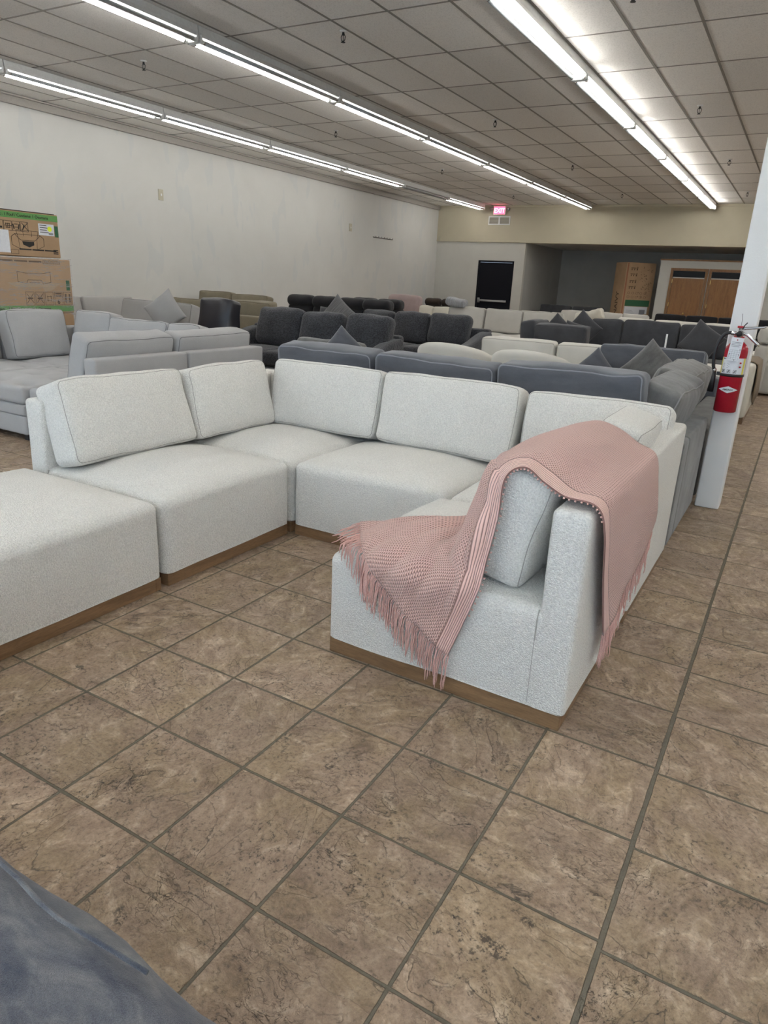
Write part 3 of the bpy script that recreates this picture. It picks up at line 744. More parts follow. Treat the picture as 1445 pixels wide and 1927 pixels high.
# ------------------------------------------------------------------ white sectional
def crown_front(zcut, side, hx, hy, amt):
    """lower the seat top toward its free side (side = '-y','+x','-x','both')"""
    def f(p):
        return p
    return f
def white_module(label, x0, x1, y0, y1, backs, fronts, group='modules of the ivory boucle sectional', seed=0.0, seat_top=.405, bh=.735, name='sofa_module'):
    t = thing(name, label, 'sofa' if name == 'sofa_module' else 'ottoman', ((x0 + x1) / 2, (y0 + y1) / 2, 0), group)
    bt = .115; g_ = .006
    X0, X1, Y0, Y1 = x0 + g_, x1 - g_, y0 + g_, y1 - g_
    sx0, sx1, sy0, sy1 = X0, X1, Y0, Y1
    if 'E' in backs: sx1 = X1 - bt
    if 'W' in backs: sx0 = X0 + bt
    if 'N' in backs: sy1 = Y1 - bt
    W, D, H = X1 - X0, Y1 - Y0, seat_top - .062
    def crown(p):
        if p.z > 0:
            gx, gy = p.x + (X0 + X1) / 2, p.y + (Y0 + Y1) / 2
            u = (gx - (sx0 + sx1) / 2) / ((sx1 - sx0) / 2); v = (gy - (sy0 + sy1) / 2) / ((sy1 - sy0) / 2)
            return Vector((p.x, p.y, p.z + .055 * max(0, 1 - abs(u) ** 2.3) * max(0, 1 - abs(v) ** 2.3) * min(1, p.z / (H / 2))))
        return p
    obj('seat', soft(W, D, H, .038, n=16, rs=4, bulge=(.003, .003, 0, 0), nz=.005, nf=3, seed=seed, deform=crown, flat=True), BOUCLE, t, ((X0 + X1) / 2, (Y0 + Y1) / 2, .062 + H / 2))
    for s_ in backs:
        if s_ == 'E': bb = (X1 - bt, X1, Y0, Y1)
        if s_ == 'W': bb = (X0, X0 + bt, Y0, Y1)
        if s_ == 'N': bb = (X0 + (bt if 'W' in backs else 0), X1 - (bt if 'E' in backs else 0), Y1 - bt, Y1)
        w_, d_ = bb[1] - bb[0], bb[3] - bb[2]
        me = soft(w_ + .004, d_ + .007, bh - .062, .022, n=8, rs=3, bulge=(0.001, .001, .002, 0), nz=.002, nf=4, seed=seed + 3, flat=True)
        o = obj('backrest', me, BOUCLE, t, ((bb[0] + bb[1]) / 2, (bb[2] + bb[3]) / 2, .062 + (bh - .062) / 2))
        # top-stitched seam following the end face
        if s_ in 'EW':
            yy = -d_ / 2 - .001; hh = (bh - .062) / 2; mb = MB()
            p = [(-w_ / 2 + .012, yy + .004, -hh + .02), (-w_ / 2 + .010, yy + .004, hh - .05), (-w_ / 2 + .03, yy + .004, hh - .018), (w_ / 2 - .03, yy + .004, hh - .018), (w_ / 2 - .010, yy + .004, hh - .05), (w_ / 2 - .012, yy + .004, -hh + .02)]
            mb.tube(p, .0014, 5); obj('piping', mb.mesh(smooth=True), SEAMS[BOUCLE.name], o)
    for s_ in backs:
        if s_ in 'EW':
            xx = X1 - bt - .004 if s_ == 'E' else X0 + bt + .004
            obj('seam_and_slit_shade', MB().tube([(xx, Y0 - .0045, .07), (xx, Y0 - .0048, .20), (xx, Y0 - .0045, .30)], .0012, 5).tube([(xx, Y0 - .0040, .30), (xx, Y0 - .0035, .37), (xx, Y0 + .010, .40)], .0028, 5).mesh(), SEAMS[BOUCLE.name], t)  # stitched seam below; the thicker dark tube above paints the slit's shade
    i_ = .008
    b = MB()
    b.bbox(X0 + i_, X1 - i_, Y0 + i_, Y0 + i_ + .03, 0, .06, .003).bbox(X0 + i_, X1 - i_, Y1 - i_ - .03, Y1 - i_, 0, .06, .003)
    b.bbox(X0 + i_, X0 + i_ + .03, Y0 + i_ + .0301, Y1 - i_ - .0301, 0, .06, .003).bbox(X1 - i_ - .03, X1 - i_, Y0 + i_ + .0301, Y1 - i_ - .0301, 0, .06, .003)
    obj('plinth', b.mesh(), PLINTH, t)
    return t
G1 = 'modules of the ivory boucle sectional'
white_module('ivory boucle ottoman on a walnut plinth cut off by the left edge of the photo', -3.12, -2.20, 1.04, 1.962, '', '', seed=1, name='ottoman')
mL = white_module('ivory boucle armless module right behind the ottoman with one back cushion', -3.12, -2.20, 1.975, 2.86, 'W', '', seed=2)
mC = white_module('ivory boucle corner module at the far left corner of the white sectional', -3.12, -2.20, 2.862, 3.78, 'WN', '', seed=3)
mM = white_module('ivory boucle middle module of the back row of the white sectional', -2.196, -1.28, 2.855, 3.78, 'N', '', seed=4)
mR = white_module('ivory boucle corner module at the right rear next to the grey sofa side', -1.278, -.40, 2.835, 3.78, 'EN', '', seed=5)
mW = white_module('ivory boucle armless module nearest the camera carrying the pink throw', -1.322, -.404, 1.928, 2.832, 'E', '', seed=6)
CB = dict(mat=BOUCLE, pipe=.0017)
cushion(mL, 'back_cushion', -2.865, 2.385, .430, .77, .405, .19, face=90, lean=17, seed=1.1, **CB)
cushion(mC, 'back_cushion', -2.865, 3.125, .432, .66, .395, .19, face=90, lean=14, seed=2.2, **CB)
cushion(mC, 'back_cushion', -2.46, 3.53, .432, .80, .405, .19, face=0, lean=14, seed=3.3, **CB)
cushion(mM, 'back_cushion', -1.625, 3.52, .432, .835, .41, .19, face=0, lean=14, seed=4.4, **CB)
cushion(mR, 'back_cushion', -.81, 3.52, .437, .72, .40, .19, face=0, lean=13, seed=5.5, **CB)
cushion(mR, 'back_cushion', -.645, 3.12, .437, .50, .41, .19, face=-90, lean=14, seed=6.6, **CB)
cushion(mW, 'back_cushion', -.715, 2.41, .435, .84, .385, .19, face=-90, lean=12, seed=7.7, **CB)

# ------------------------------------------------------------------ pink throw
NET = [
 [(-.81, 1.922, .155), (-.955, 1.922, .245), (-1.08, 1.922, .345), (-1.165, 1.93, .425), (-1.30, 2.12, .452)],
 [(-.765, 1.922, .29), (-.86, 1.922, .36), (-.97, 1.925, .425), (-1.10, 2.02, .462), (-1.20, 2.20, .472)],
 [(-.725, 1.925, .42), (-.80, 1.93, .445), (-.92, 2.02, .472), (-1.00, 2.16, .478), (-1.08, 2.32, .478)],
 [(-.712, 1.945, .535), (-.785, 1.955, .52), (-.875, 2.06, .500), (-.92, 2.24, .487), (-.97, 2.43, .480)],
 [(-.695, 1.955, .67), (-.755, 1.975, .665), (-.84, 2.10, .62), (-.860, 2.34, .60), (-.865, 2.58, .57)],
 [(-.685, 1.960, .790), (-.735, 2.02, .805), (-.78, 2.16, .80), (-.79, 2.40, .80), (-.775, 2.66, .785)],
 [(-.635, 1.965, .828), (-.655, 2.05, .852), (-.655, 2.20, .856), (-.655, 2.44, .858), (-.64, 2.74, .856)],
 [(-.575, 1.965, .795), (-.575, 2.06, .832), (-.565, 2.24, .842), (-.555, 2.48, .848), (-.55, 2.78, .838)],
 [(-.505, 1.965, .762), (-.485, 2.08, .776), (-.475, 2.30, .782), (-.470, 2.52, .785), (-.465, 2.80, .786)],
 [(-.412, 1.962, .752), (-.398, 2.08, .757), (-.396, 2.30, .757), (-.396, 2.52, .757), (-.394, 2.78, .757)],
 [(-.382, 1.966, .68), (-.380, 2.12, .66), (-.378, 2.36, .64), (-.378, 2.56, .64), (-.374, 2.80, .65)],
 [(-.380, 2.05, .50), (-.376, 2.20, .47), (-.368, 2.40, .45), (-.378, 2.60, .48), (-.366, 2.86, .53)],
 [(-.378, 2.19, .25), (-.368, 2.30, .285), (-.378, 2.46, .32), (-.366, 2.66, .38), (-.372, 2.92, .46)],
]
def cr(p0, p1, p2, p3, t):
    return 0.5 * ((2 * p1) + (-p0 + p2) * t + (2 * p0 - 5 * p1 + 4 * p2 - p3) * t * t + (-p0 + 3 * p1 - 3 * p2 + p3) * t * t * t)
def spl(P, s):
    n = len(P) - 1; i = min(int(s), n - 1); t = s - i
    g_ = lambda k: P[k] if 0 <= k <= n else (P[0] * 2 - P[1] if k < 0 else P[n] * 2 - P[n - 1])
    return cr(g_(i - 1), g_(i), g_(i + 1), g_(i + 2), t)
net = [[Vector(p) for p in r] for r in NET]
def surf(s, t_):
    return spl([spl(r, t_) for r in net], s)
NS, NTT = 132, 56
def wrinkle(s, t_):
    edge = min(1.0, t_ / 4 * 6)
    a = 0.0
    if s < 5: a = (.010 * math.sin((t_ - s * .62) * 3.4) + .006 * math.sin(t_ * 5 + s * 1.3)) * edge
    return a
V = []; uvs = []
ulen = [0.0]
for i in range(1, NS + 1): ulen.append(ulen[-1] + (surf(i * 12 / NS, 2) - surf((i - 1) * 12 / NS, 2)).length)
for i in range(NS + 1):
    s = i * 12 / NS; vl = 0; prev = None
    for j in range(NTT + 1):
        t_ = 4 * (j / NTT); p = surf(s, t_)
        e = .05
        n_ = (surf(min(12, s + e), t_) - surf(max(0, s - e), t_)).cross(surf(s, min(4, t_ + e)) - surf(s, max(0, t_ - e)))
        n_ = n_.normalized() if n_.length > 0 else Vector((0, 0, 1))
        if prev is not None: vl += (p - prev).length
        prev = p
        V.append(p + n_ * (abs(wrinkle(s, t_)) + .003)); uvs.append((ulen[i], vl))
# normals direction check: flip so that the offset goes outward (up on the crest)
mid = surf(6, 2); nn = (surf(6.05, 2) - surf(5.95, 2)).cross(surf(6, 2.05) - surf(6, 1.95))
if nn.z < 0:
    V2 = []
    for i in range(NS + 1):
        s = i * 12 / NS
        for j in range(NTT + 1):
            t_ = 4 * (j / NTT); p = surf(s, t_); V2.append(p * 2 - V[i * (NTT + 1) + j])
    V = V2
Fc = []
for i in range(NS):
    for j in range(NTT): a = i * (NTT + 1) + j; Fc.append((a, a + NTT + 1, a + NTT + 2, a + 1) if nn.z < 0 else (a, a + 1, a + NTT + 2, a + NTT + 1))
th_o = thing('throw_blanket', 'pink basket knit throw blanket with fringe draped over the nearest ivory module', 'blanket', (-.7, 2.3, .5))
me = mk('throw', V, Fc, True)
uvl = me.uv_layers.new(name='UVMap')
for lp_ in me.loops: uvl.data[lp_.index].uv = uvs[lp_.vertex_index]
bo = obj('knit_body', me, KNIT, th_o)
sm = bo.modifiers.new('solid', 'SOLIDIFY'); sm.thickness = .006; sm.offset = -1
def vtx(i, j): return Vector(V[i * (NTT + 1) + j])
# bobbles along the ribbed edge
b = MB()
for i in range(14, 108, 1):
    if i % 2: continue
    p = vtx(i, 0); q = vtx(i, 1); d_ = (p - q).normalized()
    c = p + d_ * .005; b.tube([c - d_ * .004, c, c + d_ * .004], [.0015, .0038, .0012], 6)
obj('edge_loops', b.mesh(smooth=True), YARN, th_o)
random.seed(11)
def fringe(row, floor_z, xdir, n, ln0, side):
    b = MB()
    for k in range(n):
        f_ = (k + random.uniform(-.3, .3)) / (n - 1); f_ = max(0, min(1, f_)); j = f_ * NTT; j0 = int(j); j1 = min(NTT, j0 + 1)
        p = vtx(row, j0).lerp(vtx(row, j1), j - j0)
        ins = vtx(row + (2 if row == 0 else -2), j0)
        out = (p - ins).normalized()
        L = ln0 * random.uniform(.75, 1.12)
        pts = [p - out * .004]
        cur = p.copy(); dirv = out.copy() if p.z < .42 else Vector((-.3, -.9, 0))
        st = 9
        for q in range(st):
            g_ = (q + 1) / st
            if side == 'front':
                on_top = cur.z > .40 and cur.y > 1.935
                down = Vector((0, 0, -1)) if not on_top else Vector((random.uniform(-.35, .15), -.85, -.02))
            else: down = Vector((0, 0, -1))
            dirv = (dirv * (.45 if cur.z < .42 else .25) + down * .65 + Vector((random.uniform(-.16, .16), random.uniform(-.16, .16), random.uniform(-.05, .05)))).normalized()
            cur = cur + dirv * (L / st)
            if side == 'front':
                if cur.y > 1.935: cur.z = max(cur.z, .445 + random.uniform(0, .012) - max(0, (1.985 - cur.y)) * .9)
                else: cur.y = min(cur.y, 1.926 + random.uniform(-.006, 0))
                if cur.z < .43: cur.y = min(cur.y, 1.925)
            else: cur.x = max(cur.x, -.386 + random.uniform(0, .008))
            pts.append(cur.copy())
        b.tube(pts, [.0021] * (len(pts) - 2) + [.0018, .0011], 5)
    return b.mesh(smooth=True)
tag(obj('fringe', fringe(0, 0, 0, 150, .135, 'front'), YARN, th_o))
tag(obj('fringe', fringe(NS, 0, 0, 120, .125, 'back'), YARN, th_o))

# ------------------------------------------------------------------ generic sofas
def base_part(t, x0, x1, y0, y1, z0, z1, mat, r=.02, name='base'):
    return obj(name, soft(x1 - x0, y1 - y0, z1 - z0, r, n=4, rs=2), mat, t, ((x0 + x1) / 2, (y0 + y1) / 2, (z0 + z1) / 2))
def seatc(t, x0, x1, y0, y1, z0, z1, mat, bul=.03, r=.035, n=6, nz=.005, name='seat_cushion', deform=None):
    return obj(name, soft(x1 - x0, y1 - y0, z1 - z0, r, n=n, rs=3, bulge=(.004, .004, bul, 0), nz=nz, nf=4, seed=random.random() * 30, deform=deform), mat, t, ((x0 + x1) / 2, (y0 + y1) / 2, (z0 + z1) / 2))
def legs(t, x0, x1, y0, y1, h, mat=BLKMETAL, i=.06):
    for x in (x0 + i, x1 - i):
        for y in (y0 + i, y1 - i):
            obj('leg', MB().bbox(x - .025, x + .025, y - .025, y + .025, 0, h, .004).mesh(), mat, t)

# ---- C: light grey tufted pit sectional
GC = 'modules of the light grey tufted sectional'
def tufts(hx, hy, hz, nx, ny):
    P = [(-hx + hx * 2 * (a + .5) / nx, -hy + hy * 2 * (b_ + .5) / ny) for a in range(nx) for b_ in range(ny)]
    def f(p):
        if p.z > hz * .5:
            for a, b_ in P:
                r2 = (p.x - a) ** 2 + (p.y - b_) ** 2; p = Vector((p.x, p.y, p.z - .046 * math.exp(-r2 / .0020) - .020 * math.exp(-r2 / .02)))
        return p
    return f
def c_module(label, x0, x1, y0, y1, backs='', name='sofa_module', tuft=True):
    t = thing(name, label, 'ottoman' if name == 'ottoman' else 'sofa', ((x0 + x1) / 2, (y0 + y1) / 2, 0), GC)
    g_ = .006; x0 += g_; x1 -= g_; y0 += g_; y1 -= g_; bt = .13
    legs(t, x0, x1, y0, y1, .05)
    base_part(t, x0, x1, y0, y1, .05, .20, LGREY); base_part(t, x0, x1, y0, y1, .202, .285, LGREY, .012, 'storage_rail')
    sx0, sx1, sy1 = x0, x1, y1
    for s_ in backs:
        if s_ == 'E': sx1 = x1 - bt; o = base_part(t, x1 - bt, x1, y0, y1, .287, .715, LGREY, .018, 'backrest')
        if s_ == 'W': sx0 = x0 + bt; o = base_part(t, x0, x0 + bt, y0, y1, .287, .715, LGREY, .018, 'backrest')
        if s_ == 'N': sy1 = y1 - bt; o = base_part(t, x0 + (bt if 'W' in backs else 0), x1 - (bt if 'E' in backs else 0), y1 - bt, y1, .287, .715, LGREY, .018, 'backrest')
    W_, D_, H_ = sx1 - sx0, sy1 - y0, .145
    seatc(t, sx0, sx1, y0, sy1, .288, .433, LGREY, bul=.035, n=30, nz=.003, deform=tufts(W_ / 2, D_ / 2, H_ / 2, 3, 3))
    return t
c_module('grey tufted ottoman in the middle front of the light grey pit sectional', -6.00, -5.085, 3.22, 4.15, '', 'ottoman')
c5 = c_module('grey tufted pit sectional module whose panelled back is nearest the white sectional', -5.08, -4.25, 3.26, 4.16, 'E')
c6 = c_module('grey tufted right rear corner module of the pit sectional beside the first charcoal sofa', -5.08, -4.25, 4.165, 5.10, 'EN')
c4 = c_module('grey tufted middle rear module of the pit sectional', -6.00, -5.085, 4.165, 5.10, 'N')
c3 = c_module('grey tufted left rear corner module of the pit sectional in front of the stacked cartons', -6.93, -6.005, 4.165, 5.10, 'WN')
c2 = c_module('grey tufted left front module of the pit sectional at the photo edge', -6.93, -6.005, 3.22, 4.16, 'W')
CC = dict(mat=LGREY, pipe=.0024, bul=.03, nz=.015)
cushion(c5, 'back_cushion', -4.58, 3.73, .44, .83, .43, .20, face=-90, lean=14, **CC)
cushion(c6, 'back_cushion', -4.56, 4.64, .44, .90, .42, .20, face=-90, lean=12, **CC)
cushion(c6, 'back_cushion', -4.98, 4.80, .44, .42, .43, .17, face=0, lean=14, **CC)
cushion(c4, 'back_cushion', -5.60, 4.80, .44, .80, .42, .18, face=0, lean=14, **CC)
cushion(c3, 'back_cushion', -6.26, 4.82, .44, .55, .46, .18, face=0, lean=12, **CC)
cushion(c3, 'back_cushion', -6.60, 4.43, .44, .62, .46, .19, face=90, lean=12, **CC)
cushion(c2, 'back_cushion', -6.60, 3.48, .44, .74, .44, .19, face=90, lean=12, **CC)

# ---- D: pale grey sofa by the left wall
t = thing('sofa', 'pale grey sofa against the left wall behind the stacked cartons', 'sofa', (-9.0, 7.2, 0)); sD = t
legs(t, -9.5, -8.3, 5.9, 7.8, .06); base_part(t, -9.5, -8.3, 5.9, 7.8, .06, .28, LGREY2)
for k in range(2): seatc(t, -9.24, -8.3, 5.92 + k * .94, 6.85 + k * .94, .282, .46, LGREY2)
base_part(t, -9.5, -9.25, 5.9, 7.8, .285, .66, LGREY2, .03, 'backrest')
base_part(t, -9.24, -8.35, 5.72, 5.90, .10, .64, LGREY2, .04, 'armrest')
for k, (yy, w_) in enumerate(((6.38, .92), (7.32, .92))): cushion(t, 'back_cushion', -9.10, yy, .47, w_, .44, .18, face=90, lean=12, mat=LGREY2, pipe=0)
t = thing('sofa', 'pale grey sofa facing the camera with one upright back cushion beside the black armchair', 'sofa', (-7.5, 6.7, 0))
legs(t, -8.35, -6.75, 6.1, 6.95, .06); base_part(t, -8.2, -6.75, 6.1, 6.95, .06, .28, LGREY2)
seatc(t, -8.19, -6.76, 6.1, 6.78, .282, .46, LGREY2); base_part(t, -8.2, -6.75, 6.80, 6.95, .285, .68, LGREY2, .03, 'backrest')
cushion(t, 'back_cushion', -7.42, 6.68, .47, 1.30, .47, .18, face=0, lean=16, mat=LGREY2, pipe=.003)
pillow('square grey pillow standing on one corner on the pale grey sofa', -6.88, 6.36, .84, .42, .14, (-14, 52, 8), LGREY2)

# ---- black leather armchair
t = thing('armchair', 'black leather armchair between the grey pillow and the olive sofas', 'armchair', (-5.85, 5.9, 0))
legs(t, -6.25, -5.45, 5.45, 6.3, .07); base_part(t, -6.26, -5.44, 5.4, 6.3, .07, .44, LEATHER, .03)
seatc(t, -6.12, -5.58, 5.4, 6.05, .442, .58, LEATHER, r=.05)
for xx in (-6.20, -5.50): seatc(t, xx - .075, xx + .075, 5.4, 6.3, .442, .71, LEATHER, r=.06, name='armrest')
cushion(t, 'back_cushion', -5.80, 6.12, .585, .50, .47, .18, face=0, lean=10, mat=LEATHER, pipe=0, bul=.03, r=.04, nz=.02)

# ---- olive sofas
t = thing('sofa', 'olive beige sofa seen from behind next to the black armchair', 'sofa', (-7.4, 8.9, 0))
legs(t, -7.9, -7.15, 8.5, 9.5, .06); base_part(t, -7.95, -7.16, 8.61, 9.5, .06, .44, OLIVE)
base_part(t, -7.95, -7.16, 8.45, 8.60, .06, .73, OLIVE, .03, 'backrest'); base_part(t, -7.15, -7.01, 8.50, 9.5, .06, .60, OLIVE, .04, 'armrest')
cushion(t, 'back_cushion', -7.52, 8.80, .50, .80, .44, .20, face=180, lean=4, mat=OLIVE, pipe=.004)
t = thing('sofa', 'olive beige sofa farther back against the left wall with puffy cushion tops', 'sofa', (-9.3, 10.0, 0))
legs(t, -10.2, -8.45, 9.7, 10.7, .06); base_part(t, -10.2, -8.45, 9.7, 10.7, .06, .44, OLIVE); base_part(t, -10.2, -8.45, 10.55, 10.7, .442, .78, OLIVE, .03, 'backrest')
for xx, w_, zz in ((-9.75, .8, .55), (-8.9, .85, .53)): cushion(t, 'back_cushion', xx, 10.3, zz, w_, .44, .20, face=0, lean=8, mat=OLIVE, pipe=.004)
t = thing('loveseat', 'olive beige loveseat with long back cushion left of the black armchair', 'sofa', (-8.3, 8.4, 0))
base_part(t, -9.3, -8.0, 7.9, 8.7, 0, .44, OLIVE); cushion(t, 'back_cushion', -8.6, 8.5, .46, 1.0, .45, .18, face=0, lean=10, mat=OLIVE, pipe=.004)

# ---- E: charcoal chenille sofas facing the camera
def scoop(h0, h1, D):
    def f(p):
        if p.z > 0:
            u = (p.y + D / 2) / D; s_ = u * u * (3 - 2 * u); return Vector((p.x, p.y, p.z - (1 - s_) * (h0 - h1) * (1 if p.z > .05 else p.z / .05)))
        return p
    return f
def charcoal(label, xl, xr, yf, tops, zc, H, cush):
    t = thing('sofa', label, 'sofa', ((xl + xr) / 2, yf + .45, 0), 'charcoal chenille sofas with sloping arms')
    legs(t, xl, xr, yf + .05, yf + .9, .07)
    base_part(t, xl + .2, xr - .2, yf + .02, yf + .9, .07, .32, CHAR); base_part(t, xl + .05, xr - .05, yf + .80, yf + .95, .322, .74, CHAR, .04, 'backrest')
    n = len(cush); wd = (xr - xl - .40) / n
    for k in range(n): seatc(t, xl + .20 + wd * k, xl + .20 + wd * (k + 1) - .005, yf, yf + .66, .322, zc - .01, CHAR, r=.05, bul=.03)
    for x in (xl, xr - .20):
        D_ = .88
        o = obj('armrest', soft(.20, D_, .62, .06, n=12, rs=3, nz=.004, deform=scoop(.72, .56, D_)), CHAR, t, (x + .10, yf + D_ / 2, .07 + .31))
        o.location.z += .02
    for a, b_, hh in cush: cushion(t, 'back_cushion', (a + b_) / 2, yf + .66, zc, b_ - a, hh, .22, face=0, lean=12, mat=CHAR, pipe=0, bul=.05, r=.08, nz=.02)
    return t
charcoal('charcoal chenille three seat sofa with sloping arms, the nearer one behind the slate velvet cushions', -6.28, -3.98, 6.45, .93, .50, .46, [(-6.02, -5.34, .46), (-5.33, -4.72, .45), (-4.68, -4.08, .46)])
charcoal('charcoal chenille three seat sofa with sloping arms, the farther one', -6.98, -3.88, 8.95, .90, .47, .44, [(-6.02, -5.45, .44), (-5.44, -4.84, .44), (-4.83, -4.18, .45)])
t = obj('ottoman', soft(.62, .55, .36, .07, n=6, bulge=(.01, .01, .03, 0)), CHAR, None, (-4.78, 5.80, .19)); tag(t, 'charcoal chenille ottoman in front of the nearer charcoal sofa', 'ottoman')

# ---- F: slate velvet pit sectional right behind the white one
GF = 'modules of the slate velvet sectional'
t = thing('sofa', 'slate grey velvet sectional directly behind the white sectional with three big back cushions', 'sofa', (-1.9, 5.0, 0)); sF = t
fx0, fx1, fy0 = -3.62, -.412, 3.90
base_part(t, fx0, fx1, fy0, fy0 + .20, .02, .61, VELVG, .02, 'backrest')
base_part(t, fx1 - .22, fx1, fy0 + .205, 4.935, .02, .61, VELVG, .02, 'side_rest')
base_part(t, fx1 - .22, fx1, 5.13, 6.9, .02, .50, VELVG, .02, 'side_rest')
base_part(t, fx0, fx1 - .23, fy0 + .205, 5.0, .02, .28, VELVG, .02)
for k in range(3): seatc(t, fx0 + k * .99, fx0 + (k + 1) * .99 - .005, fy0 + .21, 5.0, .282, .45, VELVG, r=.05)
base_part(t, -1.62, fx1 - .23, 5.005, 6.9, .02, .28, VELVG, .02)
for k in range(2): seatc(t, -1.62, fx1 - .23, 5.01 + k * .95, 5.01 + (k + 1) * .95 - .005, .282, .45, VELVG, r=.05)
CF = dict(mat=VELV, pipe=.0045, bul=.045, nz=.016)
cushion(t, 'back_cushion', -2.865, 4.20, .455, .80, .43, .22, face=180, lean=6, tilt=0, seed=8.1, **CF)
cushion(t, 'back_cushion', -2.005, 4.18, .455, .86, .43, .22, face=180, lean=4, tilt=-1.0, seed=9.1, **CF)
cushion(t, 'back_cushion', -1.12, 4.20, .455, .87, .46, .22, face=180, lean=4, tilt=1, seed=10.1, **CF)
CG = dict(mat=VELVG, pipe=.005, bul=.05, nz=.018)
cushion(t, 'back_cushion', -.735, 4.62, .45, .84, .43, .22, face=-92, lean=20, seed=11.1, **CG)
cushion(t, 'back_cushion', -.79, 5.58, .45, .95, .42, .24, face=-90, lean=16, seed=12.1, **CG)
cushion(t, 'back_cushion', -.80, 6.42, .455, .62, .36, .22, face=-90, lean=16, seed=13.1, **CG)
# far end piece of F
base_part(t, -1.65, -.55, 6.92, 7.15, .02, .66, VELV, .04, 'backrest'); 
cushion(t, 'back_cushion', -1.14, 6.80, .455, .92, .43, .20, face=0, lean=8, mat=VELV, pipe=.004)
pillow('dark slate triangular looking throw pillow behind the third slate back cushion', -1.56, 6.50, .62, .36, .14, (-10, 45, -12), VELV, 'slate velvet throw pillows')
pillow('creased grey velvet throw pillow, tallest point above the slate sectional', -1.05, 6.33, .735, .37, .16, (-12, 42, 14), VELVG, 'slate velvet throw pillows')
# F left: slate chaise return behind the first cushion
t = thing('sofa', 'slate grey velvet loveseat behind the leftmost slate cushion, only its cushion tops showing', 'sofa', (-3.6, 5.4, 0))
base_part(t, -4.40, -3.0, 5.05, 5.75, .02, .44, VELVG, .03); cushion(t, 'back_cushion', -3.85, 5.56, .45, .70, .33, .2, face=0, lean=10, mat=VELVG, pipe=.004)
pillow('pale slate throw pillow standing on its corner behind the leftmost slate cushion', -3.46, 5.22, .70, .37, .14, (-12, 40, 20), VELV, 'slate velvet throw pillows')

# ---- G: barrel chairs and white sofa behind them
def barrel(label, cx, cy, R_, top):
    t = thing('barrel_chair', label, 'armchair', (cx, cy, 0), 'white barrel chairs')
    V = []; Fc = []; prof = []
    r_, th_ = .055, .13; m = 7
    sec = [(R_ - th_, 0), (R_, 0)] 
    NA = 40; A0, A1 = -215, 35
    ps = 0
    for a in range(NA + 1):
        an = rad(A0 + (A1 - A0) * a / NA); fr = abs(a / NA - .5) * 2
        H = top - .20 * fr ** 2
        pr = [(R_ - th_, .08), (R_ - th_, H - r_)] + [(R_ - th_ / 2 - th_ / 2 * math.cos(q * PI / m), H - r_ + r_ * math.sin(q * PI / m)) for q in range(1, m)] + [(R_, H - r_), (R_ * .97, .08)]
        ps = len(pr)
        for rr, z in pr: V.append((rr * math.cos(an), rr * math.sin(an), z))
    for a in range(NA):
        for q in range(ps): q2 = (q + 1) % ps; Fc.append((a * ps + q, (a + 1) * ps + q, (a + 1) * ps + q2, a * ps + q2))
    Fc += [tuple(range(ps)), tuple(NA * ps + q for q in range(ps - 1, -1, -1))]
    obj('backrest', mk('b', V, Fc, True), WHITE, t, (cx, cy, 0))
    obj('seat_cushion', MB().lathe([(.20, .09), (R_ - th_ - .012, .12), (R_ - th_ - .01, .38), (R_ - th_ - .05, .44), (.12, .46), (.02, .46)], 32).mesh(smooth=True), WHITE, t, (cx, cy, 0))
    obj('base', MB().lathe([(.24, 0), (.26, .03), (.26, .08), (.2, .085)], 28).mesh(smooth=True), PLINTH, t, (cx, cy, 0))
barrel('white barrel chair seen from behind, the left one of the pair', -2.85, 6.32, .39, .825)
barrel('white barrel chair seen from behind, the right one of the pair', -2.06, 6.27, .385, .83)
t = thing('sofa', 'warm white sofa seen from behind beyond the two barrel chairs', 'sofa', (-2.2, 7.6, 0))
base_part(t, -3.05, -1.20, 7.40, 8.20, .04, .42, WHITE); base_part(t, -3.05, -1.20, 7.22, 7.39, .04, .62, WHITE, .03, 'backrest'); seatc(t, -3.04, -1.21, 7.41, 8.2, .422, .48, WHITE, bul=.01, r=.02)
cushion(t, 'back_cushion', -2.65, 7.52, .46, .84, .35, .18, face=180, lean=4, mat=WHITE, pipe=.004); cushion(t, 'back_cushion', -1.78, 7.52, .46, .84, .35, .18, face=180, lean=4, mat=WHITE, pipe=.004)
t = obj('ottoman', soft(.55, .5, .42, .08, n=6, bulge=(.01, .01, .04, 0)), WHITE, None, (-3.5, 8.55, .215)); tag(t, 'small round edged warm white ottoman between the white sofa and the stone sectional', 'ottoman')

# ---- H: stone linen sectional
t = thing('sofa', 'pale stone linen sectional facing the camera in front of the black exit door', 'sofa', (-5.2, 13.3, 0))
base_part(t, -6.4, -3.6, 12.5, 13.9, .03, .30, STONE); base_part(t, -6.4, -3.6, 13.72, 13.9, .302, .72, STONE, .03, 'backrest')
for k in range(4): seatc(t, -6.4 + k * .70, -6.4 + (k + 1) * .70 - .005, 12.5, 13.7, .302, .45, STONE)
for a, b_ in ((-6.35, -5.55), (-5.53, -4.76), (-4.75, -3.97)): cushion(t, 'back_cushion', (a + b_) / 2, 13.5, .46, b_ - a, .45, .2, face=0, lean=10, mat=STONE, pipe=.004)
o = obj('folded_throw', soft(.42, .30, .16, .06, n=6, nz=.02, nf=8), fabric('striped_grey_throw', (.34, .35, .37), 300, .002, speck=.3, stretch=(30, 1, 1), big=.3), None, (-6.20, 13.52, .99), (0, rad(8), 0)); tag(o, 'folded grey striped throw on top of the stone linen back cushion', 'blanket')
t = thing('sofa', 'stone linen sofa behind the charcoal corner sectional with rounded cushions', 'sofa', (-3.2, 16.4, 0))
base_part(t, -4.9, -2.9, 15.9, 16.8, .03, .44, STONE); base_part(t, -4.9, -2.9, 16.62, 16.8, .442, .66, STONE, .03, 'backrest')
